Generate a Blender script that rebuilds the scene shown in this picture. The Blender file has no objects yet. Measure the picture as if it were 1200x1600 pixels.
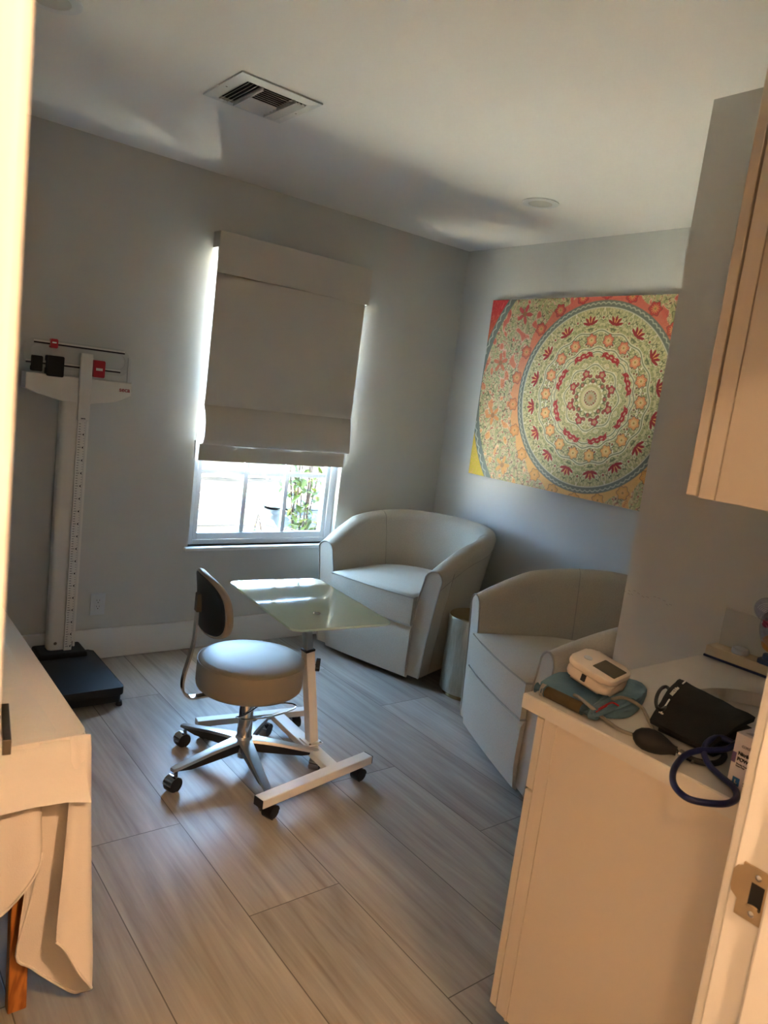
import bpy, bmesh, math, random
import numpy as np
from mathutils import Vector, Matrix, noise
random.seed(7)
scene = bpy.context.scene
COL = scene.collection
PI = math.pi

# ------------------------------------------------------------------ camera model
CAM = Vector((-3.4811191, -3.81695706, 1.55666412))
R_ = Vector((0.78780913, -0.60296817, 0.12564297))      # right
D_ = Vector((0.00544107, -0.19717136, -0.98035394))     # down
F_ = Vector((0.61589542, 0.77301542, -0.15205261))      # forward
FPX = 1150.4869779946448

def at(x, y, ax, val):
    """point of the world plane (axis ax == val) seen at photo pixel x, y"""
    d = R_ * ((x - 600) / FPX) + D_ * ((y - 800) / FPX) + F_
    s = (val - CAM[ax]) / d[ax]
    return CAM + d * s

cam = bpy.data.cameras.new('camera')
camo = bpy.data.objects.new('camera', cam); COL.objects.link(camo)
rot = Matrix((R_, -D_, -F_)).transposed().to_4x4()
camo.matrix_world = Matrix.Translation(CAM) @ rot
cam.sensor_fit = 'VERTICAL'; cam.sensor_height = 32.0
cam.lens = FPX / 1600 * 32.0
cam.clip_start = 0.02
cam.dof.use_dof = True; cam.dof.focus_distance = 3.0; cam.dof.aperture_fstop = 8.0
scene.camera = camo

# ------------------------------------------------------------------ materials
def lin(c):
    return tuple(((v / 255) / 12.92 if v / 255 <= 0.04045 else ((v / 255 + 0.055) / 1.055) ** 2.4) for v in c) + (1,)

def mat(name, rgb, rough=0.5, metal=0.0, bump=0.0, bscale=200.0, var=0.0, vscale=5.0, coat=0.0, spec=0.5,
        stretch=(1, 1, 1), emit=None, estr=0.0, sheen=0.0):
    m = bpy.data.materials.new(name); m.use_nodes = True
    nt = m.node_tree; b = nt.nodes['Principled BSDF']
    c = lin(rgb)
    b.inputs['Base Color'].default_value = c
    b.inputs['Roughness'].default_value = rough
    b.inputs['Metallic'].default_value = metal
    b.inputs['Specular IOR Level'].default_value = spec
    b.inputs['Coat Weight'].default_value = coat
    b.inputs['Coat Roughness'].default_value = 0.05
    b.inputs['Sheen Weight'].default_value = sheen
    if emit:
        b.inputs['Emission Color'].default_value = lin(emit); b.inputs['Emission Strength'].default_value = estr
    tc = mp = None
    if bump or var:
        tc = nt.nodes.new('ShaderNodeTexCoord'); mp = nt.nodes.new('ShaderNodeMapping')
        mp.inputs['Scale'].default_value = stretch
        nt.links.new(tc.outputs['Object'], mp.inputs['Vector'])
    if var:
        n = nt.nodes.new('ShaderNodeTexNoise'); n.inputs['Scale'].default_value = vscale; n.inputs['Detail'].default_value = 6
        nt.links.new(mp.outputs[0], n.inputs['Vector'])
        mx = nt.nodes.new('ShaderNodeMix'); mx.data_type = 'RGBA'
        mx.inputs['A'].default_value = tuple(max(0, v * (1 - var)) for v in c[:3]) + (1,)
        mx.inputs['B'].default_value = tuple(min(1, v * (1 + var)) for v in c[:3]) + (1,)
        nt.links.new(n.outputs['Fac'], mx.inputs['Factor'])
        nt.links.new(mx.outputs['Result'], b.inputs['Base Color'])
    if bump:
        n = nt.nodes.new('ShaderNodeTexNoise'); n.inputs['Scale'].default_value = bscale; n.inputs['Detail'].default_value = 3
        nt.links.new(mp.outputs[0], n.inputs['Vector'])
        bp = nt.nodes.new('ShaderNodeBump'); bp.inputs['Strength'].default_value = bump; bp.inputs['Distance'].default_value = 0.002
        nt.links.new(n.outputs['Fac'], bp.inputs['Height']); nt.links.new(bp.outputs[0], b.inputs['Normal'])
    return m

def glass_mat(name, tint=(255, 255, 255), refl=1.0, rough=0.0):
    m = bpy.data.materials.new(name); m.use_nodes = True
    nt = m.node_tree; nt.nodes.clear()
    o = nt.nodes.new('ShaderNodeOutputMaterial'); t = nt.nodes.new('ShaderNodeBsdfTransparent')
    g = nt.nodes.new('ShaderNodeBsdfGlossy'); g.inputs['Roughness'].default_value = rough
    f = nt.nodes.new('ShaderNodeFresnel'); ge = nt.nodes.new('ShaderNodeNewGeometry'); mr = nt.nodes.new('ShaderNodeMapRange')
    mr.inputs[3].default_value = 1.45; mr.inputs[4].default_value = 1 / 1.45        # same reflectance from both sides of the sheet
    nt.links.new(ge.outputs['Backfacing'], mr.inputs[0]); nt.links.new(mr.outputs[0], f.inputs['IOR'])
    ml = nt.nodes.new('ShaderNodeMath'); ml.operation = 'MULTIPLY'; ml.inputs[1].default_value = refl
    mx = nt.nodes.new('ShaderNodeMixShader'); t.inputs['Color'].default_value = lin(tint)
    nt.links.new(f.outputs[0], ml.inputs[0]); nt.links.new(ml.outputs[0], mx.inputs[0])
    nt.links.new(t.outputs[0], mx.inputs[1]); nt.links.new(g.outputs[0], mx.inputs[2]); nt.links.new(mx.outputs[0], o.inputs[0])
    return m

def floor_mat():
    m = bpy.data.materials.new('wood_look_tile'); m.use_nodes = True
    nt = m.node_tree; N = nt.nodes; L = nt.links; b = N['Principled BSDF']
    def math_(op, a, bb=None, c=None):
        n = N.new('ShaderNodeMath'); n.operation = op
        for i, v in enumerate((a, bb, c)):
            if v is None: continue
            if isinstance(v, (int, float)): n.inputs[i].default_value = v
            else: L.new(v, n.inputs[i])
        return n.outputs[0]
    tc = N.new('ShaderNodeTexCoord'); sp = N.new('ShaderNodeSeparateXYZ'); L.new(tc.outputs['Object'], sp.inputs[0])
    X, Y = sp.outputs[0], sp.outputs[1]
    u = math_('DIVIDE', math_('ADD', X, 2.768), 0.3225)
    col = math_('FLOOR', u); fu = math_('SUBTRACT', u, col)
    v = math_('DIVIDE', math_('ADD', math_('ADD', Y, 1.6), math_('MULTIPLY', col, 0.526)), 1.578)
    row = math_('FLOOR', v); fv = math_('SUBTRACT', v, row)
    def edge(f, w): # distance to the nearest joint in metres
        return math_('MULTIPLY', math_('MINIMUM', f, math_('SUBTRACT', 1.0, f)), w)
    d = math_('MINIMUM', edge(fu, 0.3225), edge(fv, 1.578))
    grout = N.new('ShaderNodeMapRange'); L.new(d, grout.inputs[0])
    grout.inputs[1].default_value = 0.0012; grout.inputs[2].default_value = 0.0022
    cmb = N.new('ShaderNodeCombineXYZ'); L.new(col, cmb.inputs[0]); L.new(row, cmb.inputs[1])
    wn = N.new('ShaderNodeTexWhiteNoise'); wn.noise_dimensions = '3D'; L.new(cmb.outputs[0], wn.inputs['Vector'])
    off = N.new('ShaderNodeVectorMath'); off.operation = 'SCALE'; L.new(wn.outputs['Color'], off.inputs[0]); off.inputs['Scale'].default_value = 37.0
    def grain(sx, sy, sc, det, dist):
        mp = N.new('ShaderNodeMapping'); mp.inputs['Scale'].default_value = (sx, sy, 1)
        L.new(tc.outputs['Object'], mp.inputs['Vector'])
        ad = N.new('ShaderNodeVectorMath'); ad.operation = 'ADD'; L.new(mp.outputs[0], ad.inputs[0]); L.new(off.outputs[0], ad.inputs[1])
        n = N.new('ShaderNodeTexNoise'); n.inputs['Scale'].default_value = sc; n.inputs['Detail'].default_value = det
        n.inputs['Distortion'].default_value = dist; L.new(ad.outputs[0], n.inputs['Vector'])
        return n.outputs['Fac']
    g1 = grain(1, 0.09, 14, 6, 1.2); g2 = grain(1, 0.04, 70, 4, 0.3); g3 = grain(1, 0.3, 3.0, 3, 0.6)
    ramp = N.new('ShaderNodeValToRGB'); e = ramp.color_ramp.elements
    e[0].position = 0.30; e[0].color = lin((118, 108, 99)); e[1].position = 0.68; e[1].color = lin((180, 172, 162))
    k = e.new(0.48); k.color = lin((155, 146, 136))
    s = math_('ADD', math_('ADD', math_('MULTIPLY', g1, 0.55), math_('MULTIPLY', g2, 0.25)), math_('MULTIPLY', g3, 0.2))
    L.new(s, ramp.inputs[0])
    # knots
    mpk = N.new('ShaderNodeMapping'); mpk.inputs['Scale'].default_value = (1.0, 0.45, 1); L.new(tc.outputs['Object'], mpk.inputs['Vector'])
    adk = N.new('ShaderNodeVectorMath'); adk.operation = 'ADD'; L.new(mpk.outputs[0], adk.inputs[0]); L.new(off.outputs[0], adk.inputs[1])
    vo = N.new('ShaderNodeTexVoronoi'); vo.inputs['Scale'].default_value = 3.0; L.new(adk.outputs[0], vo.inputs['Vector'])
    kn = N.new('ShaderNodeMapRange'); L.new(vo.outputs['Distance'], kn.inputs[0]); kn.inputs[1].default_value = 0.02; kn.inputs[2].default_value = 0.06
    kn.inputs[3].default_value = 0.55; kn.inputs[4].default_value = 1.0
    tone = math_('MULTIPLY', math_('ADD', math_('MULTIPLY', wn.outputs['Value'], 0.22), 0.89), kn.outputs[0])
    mul = N.new('ShaderNodeVectorMath'); mul.operation = 'SCALE'; L.new(ramp.outputs[0], mul.inputs[0]); L.new(tone, mul.inputs['Scale'])
    mx = N.new('ShaderNodeMix'); mx.data_type = 'RGBA'; mx.inputs['A'].default_value = lin((92, 84, 76))
    L.new(grout.outputs[0], mx.inputs['Factor']); L.new(mul.outputs[0], mx.inputs['B']); L.new(mx.outputs['Result'], b.inputs['Base Color'])
    b.inputs['Roughness'].default_value = 0.38; b.inputs['Specular IOR Level'].default_value = 0.5
    bp = N.new('ShaderNodeBump'); bp.inputs['Strength'].default_value = 0.5; bp.inputs['Distance'].default_value = 0.001
    hh = math_('ADD', grout.outputs[0], math_('MULTIPLY', g2, 0.25)); L.new(hh, bp.inputs['Height']); L.new(bp.outputs[0], b.inputs['Normal'])
    return m

def wood_mat(name, dark, light, sc=6, axis=0, rough=0.6, top=1.0):
    m = bpy.data.materials.new(name); m.use_nodes = True
    nt = m.node_tree; N = nt.nodes; L = nt.links; b = N['Principled BSDF']
    tc = N.new('ShaderNodeTexCoord'); mp = N.new('ShaderNodeMapping')
    s = [1, 1, 1]; s[axis] = 0.12; mp.inputs['Scale'].default_value = s
    L.new(tc.outputs['Object'], mp.inputs['Vector'])
    n = N.new('ShaderNodeTexNoise'); n.inputs['Scale'].default_value = sc; n.inputs['Detail'].default_value = 4; n.inputs['Distortion'].default_value = 1.5
    L.new(mp.outputs[0], n.inputs['Vector'])
    w = N.new('ShaderNodeMath'); w.operation = 'MULTIPLY'; w.inputs[1].default_value = 60; L.new(n.outputs['Fac'], w.inputs[0])
    sn = N.new('ShaderNodeMath'); sn.operation = 'SINE'; L.new(w.outputs[0], sn.inputs[0])
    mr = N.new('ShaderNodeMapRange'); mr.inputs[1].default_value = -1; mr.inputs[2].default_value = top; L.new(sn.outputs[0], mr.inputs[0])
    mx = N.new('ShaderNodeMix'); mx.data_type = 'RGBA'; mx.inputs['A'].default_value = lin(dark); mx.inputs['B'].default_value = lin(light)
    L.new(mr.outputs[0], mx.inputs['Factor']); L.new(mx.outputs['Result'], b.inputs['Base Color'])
    b.inputs['Roughness'].default_value = rough
    return m

M = dict(
    wall=mat('grey_wall_paint', (200, 199, 193), 0.55, bump=0.15, bscale=260, var=0.02, vscale=2),
    ceil=mat('white_ceiling_paint', (240, 235, 228), 0.7, bump=0.1, bscale=200),
    trim=mat('white_trim_paint', (228, 226, 222), 0.35, bump=0.05, bscale=60),
    hallw=mat('hall_wall_paint', (232, 222, 205), 0.6, bump=0.1, bscale=200),
    floor=floor_mat(),
    vinyl=mat('white_vinyl', (206, 210, 214), 0.35),
    pane=glass_mat('window_glass', (245, 250, 250), 1.0),
    fabric=mat('oatmeal_linen', (186, 174, 154), 0.9, bump=0.7, bscale=420, var=0.14, vscale=160, sheen=0.2),
    piping=mat('oatmeal_piping', (165, 156, 142), 0.9, bump=0.4, bscale=600),
    black=mat('black_plastic', (14, 14, 15), 0.45),
    mblack=mat('matt_black_paint', (11, 11, 12), 0.6, bump=0.3, bscale=500),
    rubber=mat('black_rubber', (16, 14, 14), 0.6, bump=0.15, bscale=300),
    chrome=mat('chrome', (205, 205, 205), 0.12, 1.0),
    alu=mat('polished_aluminium', (200, 200, 198), 0.28, 1.0),
    vinylseat=mat('taupe_vinyl', (134, 125, 108), 0.36, bump=0.25, bscale=350, var=0.04, vscale=8),
    backvinyl=mat('tan_vinyl', (168, 152, 132), 0.4, bump=0.25, bscale=350),
    whitemetal=mat('white_powder_coat', (226, 222, 214), 0.35),
    offwhite=mat('white_enamel', (222, 218, 210), 0.4),
    red=mat('red_plastic', (175, 20, 38), 0.4),
    redink=mat('red_print', (160, 25, 40), 0.5),
    ink=mat('black_print', (25, 25, 28), 0.6),
    shade=mat('cream_blackout_cloth', (205, 197, 186), 0.85, bump=0.35, bscale=500, var=0.03, vscale=4),
    sheet=mat('white_cotton_sheet', (236, 226, 214), 0.85, bump=0.3, bscale=300),
    paper=mat('exam_paper', (232, 224, 212), 0.7, bump=0.7, bscale=45, var=0.03, vscale=14),
    legwood=wood_mat('beech_wood', (150, 84, 30), (196, 122, 52), 8, 2, 0.45),
    cabinet=mat('cream_white_cabinet_paint', (222, 210, 194), 0.38, bump=0.05, bscale=60),
    counter=mat('white_quartz', (226, 220, 210), 0.22, var=0.04, vscale=9),
    steel=mat('brushed_steel', (150, 145, 138), 0.3, 1.0, bump=0.1, bscale=400, stretch=(1, 8, 1)),
    nickel=mat('satin_nickel', (190, 170, 140), 0.3, 1.0),
    darkmetal=mat('dark_satin_metal', (120, 112, 100), 0.35, 1.0),
    monitor=mat('cream_plastic', (228, 214, 200), 0.4),
    screen=mat('lcd_grey_green', (84, 78, 62), 0.15),
    bluecuff=mat('teal_blue_nylon', (92, 124, 140), 0.7, bump=0.5, bscale=90, var=0.1, vscale=20),
    olive=mat('olive_velcro', (92, 78, 52), 0.95, bump=0.8, bscale=500, var=0.15, vscale=80),
    greytube=mat('grey_rubber_tube', (142, 134, 122), 0.5),
    blackcloth=mat('black_nylon_cloth', (12, 12, 13), 0.75, bump=0.4, bscale=400),
    navy=mat('navy_rubber', (28, 34, 82), 0.35),
    whiteprint=mat('white_print', (215, 210, 202), 0.6),
    card=mat('lilac_white_card', (222, 212, 214), 0.6),
    cardgrey=mat('grey_card', (150, 140, 140), 0.6),
    blueprint=mat('blue_print', (40, 110, 175), 0.6),
    purpleprint=mat('purple_print', (112, 84, 130), 0.6),
    slab=mat('cream_laminate', (205, 190, 160), 0.5, var=0.04, vscale=20),
    navypaint=mat('navy_edge', (28, 40, 84), 0.4),
    bluepl=mat('blue_plastic', (62, 84, 128), 0.35),
    acrylic=glass_mat('clear_acrylic', (252, 252, 251), .5, 0.02),
    clearpl=glass_mat('clear_moulded_plastic', (232, 228, 236), 3.0, 0.06),
    amber=mat('amber_resin', (176, 120, 52), 0.3, coat=0.5),
    pinkr=mat('pink_resin', (178, 70, 92), 0.3, coat=0.5),
    redr=mat('crimson_resin', (140, 22, 46), 0.3, coat=0.5),
    brass=mat('brushed_champagne', (190, 172, 130), 0.25, 1.0),
    capiz=mat('hammered_champagne_metal', (186, 178, 158), 0.32, 0.75, bump=1.0, bscale=70, var=0.25, vscale=60, stretch=(1.6, 1.6, 0.28)),
    lens=mat('frosted_lamp_lens', (210, 205, 195), 0.5),
    duct=mat('dark_duct', (30, 30, 30), 0.8),
    vent=mat('white_enamelled_steel', (214, 212, 206), 0.35),
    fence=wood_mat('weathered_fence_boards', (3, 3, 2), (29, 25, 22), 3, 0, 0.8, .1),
    soil=mat('pale_mulch_ground', (198, 190, 176), 0.9, bump=1.0, bscale=60, var=0.3, vscale=25),
    bin=mat('blue_grey_bin_plastic', (36, 47, 56), 0.6),
    bindark=mat('dark_blue_grey_plastic', (32, 42, 50), 0.6),
    leaf=mat('yellow_green_leaf', (78, 88, 8), 0.5, var=0.5, vscale=14),
    leafd=mat('green_leaf', (50, 64, 14), 0.5, var=0.4, vscale=9),
    stem=mat('brown_stem', (58, 38, 24), 0.8),
    blade=mat('green_blade', (50, 66, 16), 0.5),
)
# milky green back-painted glass
gt = mat('milky_green_glass', (192, 218, 202), 0.03, coat=1.0); M['milk'] = gt
gt.node_tree.nodes['Principled BSDF'].inputs['IOR'].default_value = 1.7

# ------------------------------------------------------------------ mesh helpers
WM = {}
def wm(o):
    return WM.get(o.name, Matrix.Identity(4)) if o else Matrix.Identity(4)

def obj(name, bm, m, parent=None, smooth=False, local=False, angle=40):
    """link a bmesh as one object; vertices are world coordinates unless local"""
    me = bpy.data.meshes.new(name)
    bmesh.ops.recalc_face_normals(bm, faces=bm.faces)
    bm.to_mesh(me); bm.free()
    o = bpy.data.objects.new(name, me); COL.objects.link(o)
    if parent:
        o.parent = parent
        if not local: me.transform(wm(parent).inverted())
        WM[o.name] = wm(parent)
    me.materials.append(m if not isinstance(m, str) else M[m])
    if smooth:
        for p in me.polygons: p.use_smooth = True
        try: me.set_sharp_from_angle(angle=math.radians(angle))
        except Exception: pass
    return o

def thing(name, label, cat, loc=(0, 0, 0), rz=0.0, group=None):
    o = bpy.data.objects.new(name, None); COL.objects.link(o)
    o.empty_display_size = 0.05
    o.location = loc; o.rotation_euler = (0, 0, rz)
    WM[o.name] = Matrix.Translation(Vector(loc)) @ Matrix.Rotation(rz, 4, 'Z')
    o['label'] = label; o['category'] = cat
    if group: o['group'] = group
    return o

def tag(o, label, cat, group=None):
    o['label'] = label; o['category'] = cat
    if group: o['group'] = group
    return o

def struct(name, bm, m, parent=None, **k):
    o = obj(name, bm, m, parent, **k)
    if parent is None: o['kind'] = 'structure'
    return o

def add(bm, verts, faces, mx=None):
    vs = [bm.verts.new(mx @ Vector(v) if mx else v) for v in verts]
    out = []
    for f in faces:
        try: out.append(bm.faces.new([vs[i] for i in f]))
        except ValueError: pass
    return vs, out

def merge(bm, tmp, mx=None):
    tmp.verts.ensure_lookup_table()
    vs = {v: bm.verts.new(mx @ v.co if mx else v.co) for v in tmp.verts}
    for f in tmp.faces:
        try: bm.faces.new([vs[v] for v in f.verts])
        except ValueError: pass
    tmp.free()

def box(bm, x0, x1, y0, y1, z0, z1, bev=0.0, seg=2, mx=None):
    t = bmesh.new()
    v = [(x, y, z) for z in (z0, z1) for y in (y0, y1) for x in (x0, x1)]
    add(t, v, [(0, 1, 3, 2), (4, 6, 7, 5), (0, 4, 5, 1), (2, 3, 7, 6), (0, 2, 6, 4), (1, 5, 7, 3)])
    if bev: bmesh.ops.bevel(t, geom=t.edges[:], offset=bev, segments=seg, profile=0.5, affect='EDGES')
    merge(bm, t, mx)
    return bm

def B(*a, **k): return box(bmesh.new(), *a, **k)

def frame_from(d, up=Vector((0, 0, 1))):
    d = Vector(d).normalized()
    if abs(d.dot(up)) > 0.98: up = Vector((0, 1, 0))
    x = d.cross(up).normalized(); y = x.cross(d).normalized()
    return x, y, d

def tube(bm, pts, r, n=10, closed=False, caps=True, flat=None):
    """swept round (or flat=(w,h) rectangular) bar along pts"""
    pts = [Vector(p) for p in pts]; N = len(pts)
    rr = r if isinstance(r, (list, tuple)) else [r] * N
    rings = []; prev = None
    for i, p in enumerate(pts):
        if closed: t = (pts[(i + 1) % N] - pts[i - 1])
        else: t = pts[min(i + 1, N - 1)] - pts[max(i - 1, 0)]
        t.normalize()
        if prev is None: x, y, _ = frame_from(t)
        else:
            x = (prev - t * prev.dot(t)).normalized(); y = t.cross(x).normalized()
        prev = x
        if flat:
            w, h = flat
            # keep the first frame's orientation
            ring = [bm.verts.new(p + x * a * w / 2 + y * b_ * h / 2) for a, b_ in ((-1, -1), (1, -1), (1, 1), (-1, 1))]
        else:
            ring = [bm.verts.new(p + (x * math.cos(2 * PI * k / n) + y * math.sin(2 * PI * k / n)) * rr[i]) for k in range(n)]
        rings.append(ring)
    m = len(rings[0])
    for i in range(N if closed else N - 1):
        a, b_ = rings[i], rings[(i + 1) % N]
        for k in range(m): bm.faces.new((a[k], a[(k + 1) % m], b_[(k + 1) % m], b_[k]))
    if caps and not closed:
        bm.faces.new(rings[0][::-1]); bm.faces.new(rings[-1])
    return bm

def bar(bm, p0, p1, w, h, bev=0.0, up=(0, 0, 1)):
    """rectangular bar, w across, h along up"""
    p0, p1 = Vector(p0), Vector(p1); d = p1 - p0; L = d.length
    d.normalize(); u = Vector(up); x = d.cross(u).normalized(); y = x.cross(d).normalized()
    mx = Matrix((x, d, y)).transposed().to_4x4(); mx.translation = p0
    return box(bm, -w / 2, w / 2, 0, L, -h / 2, h / 2, bev=bev, mx=mx)

def lathe(bm, prof, c=(0, 0, 0), n=32, mx=None, a0=0.0, a1=2 * PI):
    full = abs(a1 - a0 - 2 * PI) < 1e-6
    c = Vector(c); k = n if full else n + 1
    rings = []
    for r, z in prof:
        if r < 1e-6:
            v = bm.verts.new((mx @ Vector((0, 0, z)) if mx else Vector((0, 0, z))) + c); rings.append([v] * k)
        else:
            rr = []
            for i in range(k):
                a = a0 + (a1 - a0) * i / n
                p = Vector((r * math.cos(a), r * math.sin(a), z)); rr.append(bm.verts.new((mx @ p if mx else p) + c))
            rings.append(rr)
    for a, b_ in zip(rings, rings[1:]):
        for i in range(k if full else k - 1):
            j = (i + 1) % k
            q = []
            for v in (a[i], a[j], b_[j], b_[i]):
                if v not in q: q.append(v)
            if len(q) > 2:
                try: bm.faces.new(q)
                except ValueError: pass
    return bm

def grid(bm, rows):
    vs = [[bm.verts.new(p) for p in r] for r in rows]
    for a, b_ in zip(vs, vs[1:]):
        for i in range(len(a) - 1): bm.faces.new((a[i], a[i + 1], b_[i + 1], b_[i]))
    return vs

def solid(bm, th):
    """give an open sheet a thickness: offset copy along the normals plus rim faces"""
    bm.normal_update()
    faces = bm.faces[:]; border = [e for e in bm.edges if len(e.link_faces) == 1]
    loops = [(e, [l.vert for l in e.link_faces[0].loops]) for e in border]
    twin = {v: bm.verts.new(v.co + v.normal * th) for v in bm.verts[:]}
    for f in faces: bm.faces.new([twin[v] for v in reversed(f.verts[:])])
    for e, vs in loops:
        a_, b_ = e.verts
        if vs[(vs.index(a_) + 1) % len(vs)] is not b_: a_, b_ = b_, a_
        try: bm.faces.new((b_, a_, twin[a_], twin[b_]))
        except ValueError: pass
    return bm

def prism(bm, poly, h0, h1, mx=None, bev=0.0):
    """extrude a 2-D polygon (x, y) from z=h0 to h1"""
    t = bmesh.new()
    a = [t.verts.new((p[0], p[1], h0)) for p in poly]; b_ = [t.verts.new((p[0], p[1], h1)) for p in poly]
    n = len(poly)
    t.faces.new(a[::-1]); t.faces.new(b_)
    for i in range(n): t.faces.new((a[i], a[(i + 1) % n], b_[(i + 1) % n], b_[i]))
    if bev: bmesh.ops.bevel(t, geom=[e for e in t.edges if all(v in a for v in e.verts) or all(v in b_ for v in e.verts)], offset=bev, segments=2, profile=0.5, affect='EDGES')
    merge(bm, t, mx); return bm

def rrect(x0, x1, y0, y1, r, n=6):
    out = []
    for cx, cy, a in ((x1 - r, y1 - r, 0), (x0 + r, y1 - r, 90), (x0 + r, y0 + r, 180), (x1 - r, y0 + r, 270)):
        for i in range(n + 1):
            t = math.radians(a + 90 * i / n); out.append((cx + r * math.cos(t), cy + r * math.sin(t)))
    return out

def spline(pts, n=8, closed=False):
    pts = [Vector(p) for p in pts]; N = len(pts); out = []
    for i in range(N if closed else N - 1):
        g = (lambda k: pts[k % N]) if closed else (lambda k: pts[max(0, min(N - 1, k))])
        p0, p1, p2, p3 = g(i - 1), g(i), g(i + 1), g(i + 2)
        for j in range(n):
            t = j / n
            out.append(0.5 * ((2 * p1) + (p2 - p0) * t + (2 * p0 - 5 * p1 + 4 * p2 - p3) * t * t + (3 * p1 - p0 - 3 * p2 + p3) * t ** 3))
    if not closed: out.append(pts[-1])
    return out

def text(name, body, size, mx, m, parent, extrude=0.0006, bold=0.0, sx=1.0):
    cu = bpy.data.curves.new(name, 'FONT'); cu.body = body; cu.size = size; cu.extrude = extrude; cu.offset = bold
    tmp = bpy.data.objects.new('tmp_text', cu); COL.objects.link(tmp)
    dg = bpy.context.evaluated_depsgraph_get()
    me = bpy.data.meshes.new_from_object(tmp.evaluated_get(dg))
    bpy.data.objects.remove(tmp); bpy.data.curves.remove(cu)
    me.transform(Matrix.Diagonal((sx, 1, 1, 1))); me.transform(mx); me.transform(wm(parent).inverted())
    o = bpy.data.objects.new(name, me); COL.objects.link(o); o.parent = parent; WM[o.name] = wm(parent)
    me.materials.clear(); me.materials.append(M[m])
    return o

def axes(o, x, y, z):
    m = Matrix((Vector(x), Vector(y), Vector(z))).transposed().to_4x4(); m.translation = Vector(o); return m

# ================================================================== ROOM SHELL
H = 2.59
XL = -3.95            # left wall
YF = -3.40            # doorway wall, room side
YH = -3.54            # doorway wall, hall side
WX0, WX1, WZ0, WZ1 = -1.805, -0.825, 0.60, 2.24    # window opening

struct('floor', B(-5.3, 0.15, -7.2, 0.16, -0.12, 0.0), 'floor')
b = B(-5.3, 0.16, -7.2, 0.16, H, H + 0.2)
struct('ceiling', b, 'ceil')
b = bmesh.new()
box(b, XL - .12, WX0, 0, .16, 0, H); box(b, WX1, 0.16, 0, .16, 0, H)
box(b, WX0, WX1, 0, .16, 0, WZ0); box(b, WX0, WX1, 0, .16, WZ1, H)
struct('wall_back', b, 'wall')
struct('wall_right', B(0, .16, -2.42, 0, 0, H), 'wall')
b = bmesh.new(); box(b, -1.28, 0.16, -3.54, -2.42, 0, H)
struct('wall_alcove', b, 'wall')
struct('wall_left', B(XL - .12, XL, YF, 0, 0, H), 'wall')
DX0, DX1, DH = -3.4438, -2.402, 2.05
b = bmesh.new()
box(b, XL - .12, DX0, YH, YF, 0, H); box(b, DX1, -1.28, YH, YF, 0, H); box(b, DX0, DX1, YH, YF, DH, H)
struct('wall_front', b, 'wall')
b = bmesh.new()
box(b, -5.3, -5.18, -7.2, YH, 0, H); box(b, -1.4, -1.28, -7.2, YH, 0, H); box(b, -5.3, -1.28, -7.2, -7.08, 0, H); box(b, -5.3, XL - .12, YH, YH + .1, 0, H)
struct('wall_hall', b, 'hallw')

# baseboards
b = bmesh.new(); box(b, XL, 0, -.016, 0, 0, .165, bev=.003)
struct('baseboard_back', b, 'trim')
struct('baseboard_right', box(bmesh.new(), -.016, 0, -2.42, -.016, 0, .165, bev=.003), 'trim')
struct('baseboard_alcove', box(bmesh.new(), -1.296, -1.28, -2.74, -2.42, 0, .165, bev=.003), 'trim')
struct('baseboard_left', box(bmesh.new(), XL, XL + .016, YF, -.016, 0, .165, bev=.003), 'trim')

# door frame : casings, jambs, stops
b = bmesh.new()
box(b, DX0 - .075, DX0 + .014, YH - .016, YH, 0, DH + .075, bev=.004)           # hall casing left
box(b, DX1 - .02, DX1 + .075, YH - .016, YH, 0, DH + .075, bev=.004)
box(b, DX0 + .014, DX1 - .02, YH - .016, YH, DH - .02, DH + .075, bev=.004)
struct('trim_1', b, 'trim')
b = bmesh.new()
box(b, DX1 - .014, DX1 + .075, YF, YF + .016, 0, DH + .075, bev=.004)           # room casing right
box(b, DX0 - .075, DX0 + .014, YF, YF + .016, 0, DH + .075, bev=.004)
box(b, DX0 + .014, DX1 - .014, YF, YF + .016, DH - .02, DH + .075, bev=.004)
struct('trim_2', b, 'trim')
b = bmesh.new()
box(b, DX1 - .020, DX1, YH, YF, 0, DH, bev=.002)
box(b, DX1 - .033, DX1 - .019, YH + .03, YF - .052, 0, DH - .02, bev=.004)       # stop
box(b, DX0, DX0 + .018, YH, YF, 0, DH, bev=.002)
box(b, DX0 + .02, DX1 - .02, YH, YF, DH - .018, DH, bev=.002)
struct('trim_3', b, 'trim')

# strike plate in the right jamb
JX = DX1 - .020
st = thing('strike_plate', 'satin nickel latch strike plate set in the right door jamb', 'strike plate', (JX, -3.43, .90))
def yz_prism(bm, poly, x0, x1):   # poly in (y, z), extruded along x
    mx = axes((0, 0, 0), (0, 1, 0), (0, 0, 1), (1, 0, 0)); return prism(bm, poly, x0, x1, mx=mx)
b = bmesh.new()
z0, z1 = .892, .972
y0, y1 = -3.453, -3.413
hy0, hy1, hz0, hz1 = -3.447, -3.428, .915, .950
for (a0, a1, c0, c1) in ((y0, y1, z0, hz0), (y0, y1, hz1, z1), (y0, hy0, hz0, hz1), (hy1, y1, hz0, hz1)):
    box(b, JX - .0035, JX - .0003, a0, a1, c0, c1)
yz_prism(b, [(y1, .915), (y1 + .010, .922), (y1 + .012, .930), (y1 + .012, .955), (y1 + .008, .962), (y1, .966)], JX - .0035, JX - .0003)
plate = obj('plate', b, 'nickel', st)
b = B(JX - .0030, JX - .0005, hy0, hy1, hz0, hz1)
obj('latch_hole', b, 'duct', st)
b = bmesh.new()
tube(b, [(JX - .005, y, hz0 - .001 + .003 * math.cos((y - hy0) / (hy1 - hy0) * PI - PI / 2)) for y in np.linspace(hy0, hy1, 6)], .0022, 6)
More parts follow.
